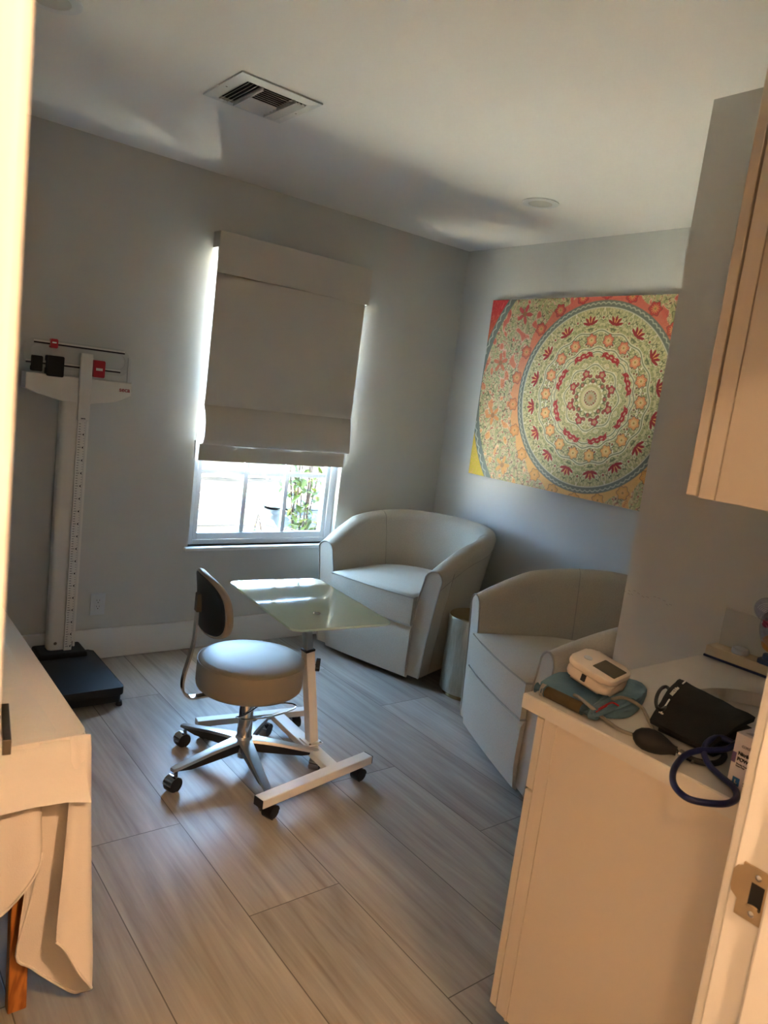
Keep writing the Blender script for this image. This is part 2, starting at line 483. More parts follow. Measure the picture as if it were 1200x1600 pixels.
obj('latch_lip', b, 'nickel', st, smooth=True)
for zz in (z0 + .012, z1 - .012):
    b = bmesh.new(); lathe(b, [(0, .0022), (.003, .0020), (.0047, .0008), (.0047, 0)], (JX - .0035, -3.436, zz), 16, mx=Matrix.Rotation(-PI / 2, 4, 'Y'))
    obj('screw', b, 'chrome', st, smooth=True)

# door leaf opened into the room, its lever reaches past the casing
dm = axes((DX0 + .03, YF + .018, 0), Vector((.148, 0.905, 0)).normalized(), Vector((-.905, .148, 0)).normalized(), (0, 0, 1))
door = struct('door_1', box(bmesh.new(), 0, .885, 0.0, .035, .012, 2.03, bev=.003, mx=dm), 'trim')
# local: x along leaf, -y out of the leaf face (towards +X world)
b = bmesh.new(); lathe(b, [(0, .012), (.026, .012), (.028, .010), (.028, 0)], (0, 0, 0), 28, mx=dm @ Matrix.Translation((.82, 0, .975)) @ Matrix.Rotation(PI / 2, 4, 'X'))
hd = obj('door_handle', b, 'darkmetal', door, smooth=True)
b = bmesh.new()
tube(b, [dm @ Vector((.82, -.008, .975)), dm @ Vector((.82, -.052, .975))], .009, 12)
box(b, .70, .832, -.061, -.049, .963, .987, bev=.0012, mx=dm)
obj('lever', b, 'darkmetal', hd)

# ================================================================== WINDOW
win = bpy.data.objects.new('window_1', None); COL.objects.link(win); win['kind'] = 'structure'
win.location = ((WX0 + WX1) / 2, .08, WZ0); WM['window_1'] = Matrix.Translation(win.location)
b = bmesh.new()
fx0, fx1 = WX0, WX1
box(b, fx0, fx0 + .045, .045, .14, WZ0, WZ1, bev=.004); box(b, fx1 - .045, fx1, .045, .14, WZ0, WZ1, bev=.004)
box(b, fx0 + .045, fx1 - .045, .045, .14, WZ0, WZ0 + .03, bev=.004); box(b, fx0 + .045, fx1 - .045, .045, .14, WZ1 - .05, WZ1, bev=.004)
obj('window_frame', b, 'vinyl', win)
def sash(y0, y1, z0, z1, nm):
    b = bmesh.new(); sx0, sx1 = fx0 + .03, fx1 - .03
    s = .042
    box(b, sx0, sx0 + s, y0, y1, z0, z1, bev=.004); box(b, sx1 - s, sx1, y0, y1, z0, z1, bev=.004)
    box(b, sx0 + s, sx1 - s, y0, y1, z0, z0 + s, bev=.004); box(b, sx0 + s, sx1 - s, y0, y1, z1 - s, z1, bev=.004)
    sh = obj(nm, b, 'vinyl', win)
    gx0, gx1, gz0, gz1 = sx0 + s, sx1 - s, z0 + s, z1 - s
    ym = (y0 + y1) / 2
    b = bmesh.new()
    for k in (1, 2):
        xx = gx0 + (gx1 - gx0) * k / 3; box(b, xx - .014, xx + .014, ym - .012, ym + .008, gz0, gz1, bev=.003)
    zz = (gz0 + gz1) / 2
    for k in range(3):
        xa = gx0 + (gx1 - gx0) * k / 3 + (.0142 if k else 0); xb = gx0 + (gx1 - gx0) * (k + 1) / 3 - (.0142 if k < 2 else 0)
        box(b, xa, xb, ym - .011, ym + .007, zz - .013, zz + .013, bev=.003)
    obj('muntin', b, 'vinyl', sh)
    obj('pane', B(gx0 - .005, gx1 + .005, ym + .010, ym + .014, gz0 - .005, gz1 + .005), 'pane', sh)
sash(.055, .088, WZ0 + .024, 1.42, 'lower_sash')
sash(.092, .125, 1.38, WZ1 - .04, 'upper_sash')
b = bmesh.new(); box(b, WX0 - .025, WX1 + .025, -.032, .05, WZ0 - .022, WZ0, bev=.006)
obj('window_sill', b, 'trim', win)
# sash lock blocks at the left side track
b = bmesh.new(); box(b, WX0 + .006, WX0 + .016, .028, .046, .68, .72, bev=.002); box(b, WX0 + .006, WX0 + .016, .028, .046, .93, .99, bev=.002)
obj('jamb_clip', b, 'vinyl', win)

# roman shade
rs = thing('roman_shade', 'cream blackout roman shade with flat valance, lowered over the window', 'window shade', (-1.31, -.03, 1.10))
b = bmesh.new()
vx0, vx1 = -1.810, -.825
box(b, vx0, vx1, -.084, -.079, 2.09, 2.30, bev=.001); box(b, vx0, vx0 + .004, -.079, -.002, 2.22, 2.30); box(b, vx1 - .004, vx1, -.079, -.002, 2.09, 2.30)
box(b, vx0 + .004, vx1 - .004, -.079, -.002, 2.294, 2.30)
obj('valance', b, 'shade', rs)
obj('headrail', B(vx0 + .01, vx1 - .01, -.06, -.002, 2.245, 2.29), 'trim', rs)
prof = [(2.26, -.062), (2.0, -.062), (1.7, -.060), (1.50, -.058), (1.43, -.056), (1.405, -.050), (1.400, -.047), (1.394, -.052), (1.36, -.066), (1.30, -.078),
        (1.25, -.083), (1.215, -.082), (1.195, -.077), (1.187, -.070), (1.187, -.060), (1.189, -.0525)]
rows = []
sx0, sx1 = -1.803, -.838
for z, y in prof:
    k = max(0, min(1, (1.5 - z) / .3)); sc = .007 * math.sin(PI * min(1, max(0, (1.40 - z) / .21))) if z < 1.4 else 0
    rows.append([Vector((sx0 + sc + (sx1 - sx0 - 2 * sc) * i / 16, y + .003 * math.sin(i * 1.1) * k, z)) for i in range(17)])
b = bmesh.new(); grid(b, rows); solid(b, .003)
obj('shade_panel', b, 'shade', rs, smooth=True, angle=50)
b = bmesh.new()
rows = [[Vector((sx0 - .004 + (sx1 - .012 - sx0 + .004) * i / 12, -.050 - (.004 * math.sin(i * .9) if z < 1.11 else 0), z)) for i in range(13)] for z in (1.186, 1.15, 1.11, 1.096)]
grid(b, rows); solid(b, .008)
obj('hem_bar', b, 'shade', rs, smooth=True)
b = bmesh.new(); box(b, -1.822, -1.813, -.022, -.006, 1.10, 1.20, bev=.002); tube(b, [(-1.818, -.014, 1.19), (-1.8155, -.03, 1.5), (-1.812, -.04, 2.22)], .0012, 6)
obj('pull_cord', b, 'trim', rs)

# ================================================================== CEILING FITTINGS
def can_light(x, y, label):
    t = thing('recessed_light', label, 'ceiling light', (x, y, H), group=None)
    b = bmesh.new(); lathe(b, [(.056, -.001), (.058, -.006), (.080, -.007), (.088, -.004), (.089, 0)], (x, y, H), 40)
    obj('trim_ring', b, 'trim', t, smooth=True)
    b = bmesh.new(); lathe(b, [(0, .0), (.04, -.0015), (.057, -.004)], (x, y, H - .0012), 40)
    obj('lens', b, 'lens', t, smooth=True)
can_light(-.661, -1.191, 'round white recessed ceiling light above the armchairs and painting')
can_light(-2.925, -1.245, 'round white recessed ceiling light cut by the top edge, near the left')

vt = thing('ceiling_vent', 'white four-way air vent grille on the ceiling', 'air vent', (-2.16, -1.13, H))
vx0, vx1, vy0, vy1 = -2.325, -1.998, -1.292, -.968
b = bmesh.new(); fr = .043; zt, zb = H - .001, H - .009
def frame_ring(bm, x0, x1, y0, y1, w, z0, z1, z0i):
    o = [(x0, y0), (x1, y0), (x1, y1), (x0, y1)]; i = [(x0 + w, y0 + w), (x1 - w, y0 + w), (x1 - w, y1 - w), (x0 + w, y1 - w)]
    vo = [bm.verts.new((p[0], p[1], z0)) for p in o]; vt_ = [bm.verts.new((p[0], p[1], z1)) for p in o]
    vi = [bm.verts.new((p[0], p[1], z0i)) for p in i]; vk = [bm.verts.new((p[0], p[1], z1)) for p in i]
    for k in range(4):
        j = (k + 1) % 4
        bm.faces.new((vo[k], vo[j], vi[j], vi[k])); bm.faces.new((vo[k], vt_[k], vt_[j], vo[j])); bm.faces.new((vi[k], vi[j], vk[j], vk[k])); bm.faces.new((vt_[k], vk[k], vk[j], vt_[j]))
frame_ring(b, vx0, vx1, vy0, vy1, fr, H - .006, H - .0005, H - .011)
obj('vent_frame', b, 'vent', vt)
obj('duct_backing', B(vx0 + .03, vx1 - .03, vy0 + .03, vy1 - .03, H - .0016, H - .0006), 'duct', vt)
def slat(name, x0, x1, y0, y1, tilt, axis, w=.014):
    # axis 'x': slat runs along x, tilt across y
    b = bmesh.new()
    z = H - .014
    if axis == 'x':
        ym = (y0 + y1) / 2; rr = Matrix.Translation((0, ym, z)) @ Matrix.Rotation(tilt, 4, 'X'); box(b, x0, x1, -w / 2, w / 2, -.0006, .0006, mx=rr)
    else:
        xm = (x0 + x1) / 2; rr = Matrix.Translation((xm, 0, z)) @ Matrix.Rotation(tilt, 4, 'Y'); box(b, -w / 2, w / 2, y0, y1, -.0006, .0006, mx=rr)
    return obj(name, b, 'vent', vt)
ix0, ix1, iy0, iy1 = vx0 + fr, vx1 - fr, vy0 + fr, vy1 - fr
cx0, cx1 = ix0 + .062, ix1 - .050
for k in range(4): slat('louver', ix0 + .004 + .016 * k - .003, ix0 + .010 + .016 * k, iy0 + .002, iy1 - .002, -.8, 'y')
for k in range(3): slat('louver', ix1 - .012 - .016 * k, ix1 - .006 - .016 * k, iy0 + .002, iy1 - .002, .55, 'y')
ym = (iy0 + iy1) / 2
n = 7
for k in range(n): 
    y = iy0 + .008 + (ym - iy0 - .012) * k / (n - 1); slat('louver', cx0 + .004, cx1 - .004, y - .003, y + .003, 0.42, 'x', .0085)
for k in range(5):
    y = ym + .012 + (iy1 - ym - .018) * k / 4; slat('louver', cx0 + .004, cx1 - .004, y - .003, y + .003, -.55, 'x', .013)
for x in (cx0, cx1): obj('divider', B(x - .002, x + .002, iy0, iy1, H - .022, H - .004), 'vent', vt)
for (x, y) in ((vx0 + .02, -1.13), (vx1 - .02, -1.13)):
    b = bmesh.new(); lathe(b, [(0, -.0015), (.004, -.001), (.005, 0)], (x, y, H - .0075), 12); obj('screw', b, 'darkmetal', vt)

# ================================================================== WALL THINGS
ot = thing('wall_outlet', 'white double electrical outlet low on the wall beside the scale', 'outlet', (-2.277, 0, .243))
prism_mx = lambda: None
b = bmesh.new()
box(b, -2.315, -2.240, -.0065, -.0001, .243, .360, bev=.0025)
obj('cover_plate', b, 'vinyl', ot)
b = bmesh.new(); box(b, -2.2945, -2.2605, -.0085, -.0066, .268, .335, bev=.0008)
rc = obj('receptacle', b, 'vinyl', ot)
b = bmesh.new()
for zc in (.285, .318):
    box(b, -2.2855, -2.2835, -.0090, -.0086, zc + .002, zc + .010); box(b, -2.2715, -2.2695, -.0090, -.0086, zc + .002, zc + .009)
    lathe(b, [(0, .0), (.0026, 0), (.0026, .0003), (0, .0003)], (-2.2775, -.0087, zc - .006), 12, mx=Matrix.Rotation(PI / 2, 4, 'X'))
obj('socket_slot', b, 'ink', rc)

# ---- painting: vertex-coloured mandala canvas
PY0, PY1, PZ0, PZ1 = -.336, -2.07, 1.140, 2.255
pt = thing('mandala_painting', 'large canvas print of a red and sage green floral mandala on the right wall', 'painting', (0, (PY0 + PY1) / 2, PZ0))
NA, NB = 760, 490
a = np.linspace(0, 1, NA); c = np.linspace(0, 1, NB)
AY, CZ = np.meshgrid(PY0 + (PY1 - PY0) * a, PZ0 + (PZ1 - PZ0) * c, indexing='ij')
U = -(AY + 1.205); V = CZ - 1.70       # u to the right as seen, v up
Rr = np.hypot(U, V); TH = np.arctan2(V, U)
def srgb(c): return np.array([((v / 255) / 12.92 if v / 255 <= 0.04045 else ((v / 255 + 0.055) / 1.055) ** 2.4) for v in c])
rng = np.random.RandomState(3)
def nz(x, y, f0, f1, n, seed):
    r = np.random.RandomState(seed); out = 0
    for _ in range(n):
        t = r.rand() * 2 * PI; f = f0 + (f1 - f0) * r.rand(); out = out + np.sin(f * (np.cos(t) * x + np.sin(t) * y) + r.rand() * 6.28)
    return out / math.sqrt(n)
def fold(th, n): 
    s = 2 * PI / n; t = np.mod(th, s) - s / 2; return np.abs(t)
t16 = fold(TH + PI / 16, 16)
fx, fy = Rr * np.cos(t16), Rr * np.sin(t16)
f = nz(fx, fy, 60, 260, 26, 1); g = nz(fx, fy, 90, 330, 26, 2); h = nz(fx, fy, 40, 180, 20, 5)
inside = Rr < .51
f2 = nz(U, V, 50, 240, 26, 7); g2 = nz(U, V, 70, 300, 26, 8); h2 = nz(U, V, 30, 120, 20, 9)
F1 = np.where(inside, f, f2); G1 = np.where(inside, g, g2); H1 = np.where(inside, h, h2)
img = np.zeros(U.shape + (3,)) + srgb((204, 192, 142))
def paint(mask, col, alpha=1.0):
    col = srgb(col) if isinstance(col, tuple) else col
    m_ = (mask * alpha)[..., None] if not isinstance(mask, float) else mask
    img[:] = img * (1 - m_) + col * m_
def sm(x, w=.25): return np.clip(x / w + .5, 0, 1)
paint(sm(G1 - .2, .8), (164, 160, 106), .85)
paint(sm(.17 - np.abs(F1), .12), (98, 104, 68), .9)
paint(sm(.10 - np.abs(H1 - .8), .1), (234, 226, 196), .95)
paint(sm(H1 - 1.15, .2), (150, 46, 46), .9)
paint(sm(-1.55 - G1, .2), (110, 44, 44), .8)
redness = np.clip((V + .45) / .95, 0, 1)[..., None]           # 1 top .. 0 bottom
warm = srgb((214, 158, 74)) * (1 - redness) + srgb((196, 62, 58)) * redness
coral = srgb((226, 176, 100)) * (1 - redness) + srgb((214, 96, 82)) * redness
out = (Rr > .53).astype(float)
paint(out * sm(h2 - .75, .3), coral, .85)
paint(out * sm(.14 - np.abs(g2 + .5), .1), (170, 56, 50), .8)
# contour rings of the inner medallion
for rad, k, am, n_ in ((.245, 8, .012, 0), (.365, 16, .008, 0), (.175, 8, .01, 0), (.275, 16, .006, 0)):
    d = np.abs(Rr - rad - am * np.cos(k * TH)); paint(sm(.004 - d, .004), (120, 128, 92), .9); paint(sm(.0022 - np.abs(d - .006), .003), (228, 220, 190), .9)
def stamp(R0, n, ph, fn):
    s = 2 * PI / n
    t = np.mod(TH - ph + s / 2, s) - s / 2
    x = Rr * np.cos(t) - R0; y = Rr * np.sin(t); fn(x, y)        # x outward, y tangential
def flower(R0, n, ph, rad, lobes, col, cen):
    def fn(x, y):
        r = np.hypot(x, y); a_ = np.arctan2(y, x)
        e = rad * (1 + .13 * np.cos(lobes * a_)); paint(sm(e + .004 - r, .003), (110, 60, 50), .8); paint(sm(e - r, .003), col, 1)
        paint(sm(rad * .5 * (1 + .5 * np.cos(2 * lobes * a_)) - r, .003), cen, .75); paint(sm(rad * .2 - r, .003), (170, 130, 60), 1)
    stamp(R0, n, ph, fn)
flower(.322, 18, PI / 2 + PI / 18, .031, 6, coral, (232, 214, 150))
def lotus(x, y):
    m_ = np.zeros_like(x)
    for ang in (-1.15, -.6, 0, .6, 1.15):
        ca, sa = math.cos(ang), math.sin(ang)
        xx = (x + .026) * ca + y * sa; yy = -(x + .026) * sa + y * ca
        m_ = np.maximum(m_, sm(1 - ((xx - .028) / .026) ** 2 - (yy / .0075) ** 2, .4))
    paint(m_, (158, 30, 34), 1)
    for ang in (-.3, .3):
        ca, sa = math.cos(ang), math.sin(ang); xx = (x + .026) * ca + y * sa; yy = -(x + .026) * sa + y * ca
        paint(sm(1 - ((xx - .03) / .016) ** 2 - (yy / .003) ** 2, .4), (238, 170, 100), 1)
stamp(.432, 16, PI / 2 + PI / 16, lotus)
def seg(x, y):
    L = .062; d = np.abs(x + .10 * y * y / .06 - .004 * np.cos(y * 150)); m_ = sm(.0145 - d, .004) * sm(L - np.abs(y), .006)
    paint(m_, (176, 30, 38), 1); paint(sm(.0035 - np.abs(x - .001), .003) * sm(.75 - np.abs(np.sin(y * 110)), .3) * sm(L - .012 - np.abs(y), .006), (222, 200, 160), .7)
stamp(.243, 8, PI / 8, seg)
flower(.140, 8, PI / 8, .020, 5, srgb((172, 34, 42)), (214, 190, 150))
flower(.095, 8, 0, .008, 5, srgb((172, 34, 42)), (214, 190, 150))
flower(.0, 1, 0, .035, 12, srgb((176, 168, 130)), (196, 120, 90))
# pink-to-gold border of flowers round the medallion
bnd = sm(Rr - .533, .006) * sm(.585 + .012 * np.cos(20 * TH) - Rr, .006)
paint(bnd, coral, .9)
flower(.575, 22, PI / 2, .034, 6, warm, (230, 176, 110))
ring = sm(Rr - .497, .004) * sm(.536 - Rr, .004); paint(ring, (112, 118, 104), 1)
paint(ring * sm(.0035 - np.abs(Rr - .515 - .009 * np.abs(np.sin(48 * TH))), .003), (200, 198, 172), .75)
paint(sm(.003 - np.abs(Rr - .497), .003), (214, 208, 180), .8)
# big coral stars between the rings
def star(x, y):
    r = np.hypot(x, y); a_ = np.arctan2(y, x); e = .062 * (.62 + .38 * np.cos(5 * a_))
    paint(sm(e - r, .004), warm * .95 + .02, 1); paint(sm(.016 - r, .004), (150, 110, 60), .8)
stamp(.745, 14, PI / 14, star)
ring = sm(Rr - .865, .004) * sm(.915 - Rr, .004); paint(ring, (108, 116, 104), 1)
paint(ring * sm(.004 - np.abs(Rr - .890 - .014 * np.abs(np.sin(50 * TH))), .003), (196, 196, 174), .8)
corner = srgb((206, 180, 40)) * (1 - redness) + srgb((186, 40, 44)) * redness
paint(sm(Rr - .915, .004), corner, 1); paint(sm(Rr - .915, .004) * sm(.2 - np.abs(f2), .2), coral, .6)
me = bpy.data.meshes.new('canvas')
idx = np.arange(NA * NB).reshape(NA, NB)
co = np.stack([np.full(U.size, -.0415), AY.ravel(), CZ.ravel()], 1)
q = np.stack([idx[:-1, :-1], idx[:-1, 1:], idx[1:, 1:], idx[1:, :-1]], -1).reshape(-1, 4)
me.from_pydata(co.tolist(), [], q.tolist()); me.update()
att = me.color_attributes.new('paint', 'FLOAT_COLOR', 'POINT')
att.data.foreach_set('color', np.concatenate([np.clip(img.reshape(-1, 3), 0, 1), np.ones((U.size, 1))], 1).ravel().astype(np.float32))
cm = mat('printed_canvas', (200, 200, 180), 0.42, bump=.25, bscale=600)
an = cm.node_tree.nodes.new('ShaderNodeAttribute'); an.attribute_name = 'paint'
cm.node_tree.links.new(an.outputs['Color'], cm.node_tree.nodes['Principled BSDF'].inputs['Base Color'])
me.materials.append(cm); me.transform(wm(pt).inverted())
o = bpy.data.objects.new('canvas', me); COL.objects.link(o); o.parent = pt; WM[o.name] = wm(pt)
obj('canvas_edge', B(-.041, -.001, PY1, PY0, PZ0, PZ1), mat('canvas_wrap', (176, 150, 104), .7), pt)

# pencil scuffs on the alcove wall
sc = thing('wall_scuff', 'faint grey scuff marks on the wall above the counter', 'scuff', at(985, 928, 0, -1.2805))
b = bmesh.new()
rs_ = random.Random(4)
pts = [(975, 923), (982, 922), (990, 922), (996, 926), (1003, 931), (1010, 932), (1021, 932), (1028, 934), (1036, 938), (1041, 944), (1046, 944), (981, 927), (986, 928)]
for (x, y) in pts:
    p = at(x, y, 0, -1.2806); tube(b, [p, p + Vector((0, -.008, -.003 + .004 * rs_.random()))], .0007, 5)
obj('scuff_mark', b, mat('grey_scuff', (118, 108, 96), .9), sc)

# ================================================================== ARMCHAIRS
def armchair(name, label, loc, rz):
    t = thing(name, label, 'armchair', loc, rz, 'pair of barrel swivel armchairs')
    W, YS, D = .352, .30, .745        # centreline half width, straight run, depth of the centreline
    n = 56
    path = []
    for i in range(n + 1):
        s = i / n
        # 0..0.27 straight left side, arc, straight right side
        if s < .2: p = (-W - .0 * s, YS * s / .2)
        elif s > .8: p = (W, YS * (1 - s) / .2)
        else:
            a = PI - PI * (s - .2) / .6
            p = (math.copysign(abs(math.cos(a)) ** .92, math.cos(a)) * W, YS + (D - YS) * math.sin(a) ** .92)
        path.append(Vector((p[0], p[1], 0)))
    rows = []; seams = []
    for i, p in enumerate(path):
        a_ = path[max(i - 1, 0)]; c_ = path[min(i + 1, n)]; d = (c_ - a_).normalized(); nn = Vector((-d.y, d.x, 0))  # outward
        s = i / n; bk = 1 - abs(2 * s - 1)            # 0 at arm front, 1 at the back
        hh = .665 + .180 * (1 - (1 - min(1, bk * 1.35)) ** 1.7)
        ln = .055 + .035 * min(1, bk * 2.2)
        arm = 1 - min(1, bk * 3)
        prof = []
        for (o_, z) in ((.038, .045), (.043, .08), (.047, .25), (.052, .42), (.056, hh - .10)): prof.append((o_, z))
        for k in range(9):
            th = -.2 + (PI + .4) * k / 8
            prof.append((.004 + .056 * math.cos(th) if True else 0, hh - .055 + .055 * math.sin(th)))
        for (o_, z) in ((-.056, hh - .12), (-.060, .52), (-.064, .40), (-.064, .29), (-.060, .12), (-.056, .045)): prof.append((o_, z))
        row = [p + nn * (o_ + ln * (z - .3) * 1.0 + (.02 * (z - .3) / .35 if z > .3 else 0)) + Vector((0, 0, z)) for o_, z in prof]
        rows.append(row)
    bm = bmesh.new(); vs = grid(bm, rows)
    bm.faces.new(vs[0][::-1]); bm.faces.new(vs[-1])
    for j in (0, 1):  # underside closing strip
        pass
    for i in range(n): 
        bm.faces.new((vs[i][0], vs[i][-1], vs[i + 1][-1], vs[i + 1][0]))
    body = obj('upholstered_shell', bm, 'fabric', t, smooth=True, local=True, angle=50)
    for i in (0, n):
        bm = bmesh.new(); tube(bm, [q + Vector((0, -.001, 0)) for q in rows[i]], .0045, 8); obj('piping', bm, 'piping', t, smooth=True, local=True)
    bm = bmesh.new()
    for i in (16, n - 16): tube(bm, rows[i][9:], .0022, 6)
    for i in (4, n - 4): tube(bm, rows[i][:6], .002, 6)
    # outer seam line below the top roll
    tube(bm, [r[4] for r in rows], .0022, 6)
    obj('seam', bm, 'piping', body, smooth=True, local=True)
    # front panel
    bm = bmesh.new(); xi = W - .054
    rows2 = []
    for z, y in ((.045, .012), (.05, .002), (.12, -.004), (.2, -.004), (.30, -.002), (.322, .01), (.326, .10)):
        rows2.append([Vector((-xi + 2 * xi * k / 12, y - .006 * math.sin(PI * k / 12), z)) for k in range(13)])
    grid(bm, rows2); solid(bm, .02)
    obj('front_panel', bm, 'fabric', t, smooth=True, local=True)
    # cushion: rounded slab following the shell
    bm = bmesh.new(); xc = W - .055
    plan = []
    for k in range(40):
        s = k / 39
        if s < .25: pass
    outline = [(-xc, -.028), (xc, -.028)]
    for k in range(1, 16):
        a = PI * k / 16; outline.append((math.cos(a) * xc * (1.0), .28 + .36 * math.sin(a) ** .9))
    outline = [(-xc, -.028), (-xc * .5, -.040), (0, -.043), (xc * .5, -.040), (xc, -.028)] + outline[2:]
    cen = Vector((0, .25, 0)); levels = ((.328, .93), (.332, .985), (.347, 1.0), (.44, 1.0), (.490, 1.0), (.502, .985), (.510, .90), (.517, .6), (.519, .2))
    rings = []
    for z, k in levels:
        rings.append([bm.verts.new(Vector((cen.x + (x - cen.x) * k, cen.y + (y - cen.y) * k, z))) for x, y in outline])
    m_ = len(outline)
    for r0, r1 in zip(rings, rings[1:]):
        for k in range(m_): bm.faces.new((r0[k], r0[(k + 1) % m_], r1[(k + 1) % m_], r1[k]))
    bm.faces.new(rings[0][::-1]); bm.faces.new(rings[-1])
    cu = obj('seat_cushion', bm, 'fabric', t, smooth=True, local=True, angle=60)
    bm = bmesh.new()
    for z in (.495, .336): tube(bm, [Vector((x * 1.001, y - .0005, z)) for x, y in outline], .0042, 8, closed=True)
    obj('cushion_piping', bm, 'piping', cu, smooth=True, local=True)
    bm = bmesh.new(); lathe(bm, [(0, .0), (.24, 0), (.25, .01), (.25, .044), (0, .044)], (0, .36, 0), 40)
    obj('swivel_base', bm, 'black', t, local=True)
    return t
armchair('swivel_armchair', 'oatmeal linen barrel armchair in the corner by the window', (-.905, -.580, 0), math.radians(-74.3))
armchair('swivel_armchair', 'oatmeal linen barrel armchair partly hidden behind the counter and alcove wall', (-1.045, -1.735, 0), math.radians(-113.5))

# drum side table
dt = thing('drum_side_table', 'small champagne drum side table between the two armchairs', 'side table', (-.598, -1.118, 0))
b = bmesh.new(); lathe(b, [(0, 0), (.125, 0), (.128, .012), (.128, .028), (0, .028)], (-.598, -1.118, 0), 40); obj('plinth', b, 'brass', dt, smooth=True)
b = bmesh.new(); lathe(b, [(0, .028), (.142, .028), (.146, .034), (.146, .44), (.143, .447)], (-.598, -1.118, 0), 56); obj('drum', b, 'capiz', dt, smooth=True)
b = bmesh.new(); lathe(b, [(.143, .447), (.138, .452), (0, .452)], (-.598, -1.118, 0), 56); obj('table_top', b, 'brass', dt, smooth=True)

# ================================================================== CASTERS
def caster(parent, x, y, top, ang, r=.027, style='chrome', stem_mat='black'):
    """x, y = stem position; wheel trails along ang"""
    tx, ty = x + .014 * math.cos(ang), y + .014 * math.sin(ang)
    mx = Matrix.Translation((tx, ty, r)) @ Matrix.Rotation(ang + PI / 2, 4, 'Z') @ Matrix.Rotation(PI / 2, 4, 'Y')
    # mx maps z axis to the axle
    b = bmesh.new()
    tube(b, [(x, y, r + .01), (x, y, top)], .0075, 12)
    hw = .021
    rows = []
    for k in range(21):
        a = math.radians(-75 + 250 * k / 20)
        rows.append([mx @ Vector((-math.sin(a) * (r + .001), math.cos(a) * (r + .001) + .001, z)) for z in (-hw, -hw * .3, hw * .3, hw)])
    grid(b, rows); solid(b, .0022)
    c = obj('caster', b, style, parent, smooth=True)
    b = bmesh.new()
    lathe(b, [(0, -.0200), (r * .55, -.0205), (r * .92, -.0195), (r - .001, -.017), (r, .0), (r - .001, .017), (r * .92, .0195), (r * .55, .0205), (0, .0200)], (0, 0, 0), 28, mx=mx)
    obj('wheel', b, 'black', c, smooth=True)
    return c

# ================================================================== STOOL
SX, SY = -2.084, -1.344
sl = thing('exam_stool', 'round taupe vinyl rolling stool with oval backrest on a five-arm chrome base', 'stool', (SX, SY, 0))
S3 = Vector((SX, SY, 0))
arms = [188, 260, 332, 44, 116]
# star base
b = bmesh.new(); bb = bmesh.new()
lathe(b, [(.02, .075), (.034, .078), (.040, .095), (.040, .128), (.034, .140), (.027, .150), (.024, .150)], (SX, SY, 0), 32)
for a in arms:
    ca, sa = math.cos(math.radians(a)), math.sin(math.radians(a)); d = Vector((ca, sa, 0)); t_ = Vector((-sa, ca, 0))
    prof = [(.03, .098, .138, .030), (.08, .092, .133, .027), (.16, .086, .121, .0225), (.24, .081, .106, .019), (.300, .078, .096, .0175), (.318, .078, .092, .014)]
    rings = []; rings2 = []
    for (r, z0, z1, w) in prof:
        P = S3 + d * r
        zt_ = z1; zm = z1 - .012
        rings.append([b.verts.new(P + t_ * x + Vector((0, 0, z))) for x, z in ((-w, zm), (-w * .8, zt_ - .002), (0, zt_), (w * .8, zt_ - .002), (w, zm))])
        rings2.append([bb.verts.new(P + t_ * x + Vector((0, 0, z))) for x, z in ((-w * .93, zm), (w * .93, zm), (w * .6, z0 - .012 if r < .25 else z0), (-w * .6, z0 - .012 if r < .25 else z0))])
    for q0, q1 in zip(rings, rings[1:]):
        for k in range(4): b.faces.new((q0[k], q0[k + 1], q1[k + 1], q1[k]))
        b.faces.new((q0[4], q0[0], q1[0], q1[4]))
    b.faces.new(rings[0]); b.faces.new(rings[-1])
    for q0, q1 in zip(rings2, rings2[1:]):
        for k in range(4): bb.faces.new((q0[k], q0[(k + 1) % 4], q1[(k + 1) % 4], q1[k]))
    bb.faces.new(rings2[0]); bb.faces.new(rings2[-1])
sb = obj('star_base', b, 'alu', sl, smooth=True)
obj('base_underside', bb, 'black', sb)
rnd = [200, 250, 40, 30, 190]
for a, w in zip(arms, rnd):
    ca, sa = math.cos(math.radians(a)), math.sin(math.radians(a))
    caster(sl, SX + ca * .300, SY + sa * .300, .080, math.radians(w), r=.030)
b = bmesh.new(); lathe(b, [(.0, .05), (.018, .05), (.020, .056), (.020, .075)], (SX, SY, 0), 24)
lathe(b, [(.030, .145), (.028, .295), (.025, .300), (.017, .302), (.017, .345)], (SX, SY, 0), 32)
obj('gas_column', b, 'chrome', sl, smooth=True)
# seat
b = bmesh.new(); lathe(b, [(0, .352), (.17, .352), (.198, .356), (.209, .366), (.212, .380), (.212, .462), (.210, .470), (.203, .476), (.190, .480), (.12, .486), (.05, .489), (0, .490)], (SX, SY, 0), 72)
seat = obj('seat', b, 'vinylseat', sl, smooth=True, angle=80)
b = bmesh.new(); tube(b, [(SX + .2105 * math.cos(k * 2 * PI / 60), SY + .2105 * math.sin(k * 2 * PI / 60), .468) for k in range(60)], .0022, 6, closed=True)
obj('seat_piping', b, 'vinylseat', seat, smooth=True)
b = bmesh.new(); lathe(b, [(0, .334), (.06, .334), (.065, .342), (.16, .346), (.16, .352), (0, .352)], (SX, SY, 0), 32); obj('seat_plate', b, 'black', sl)
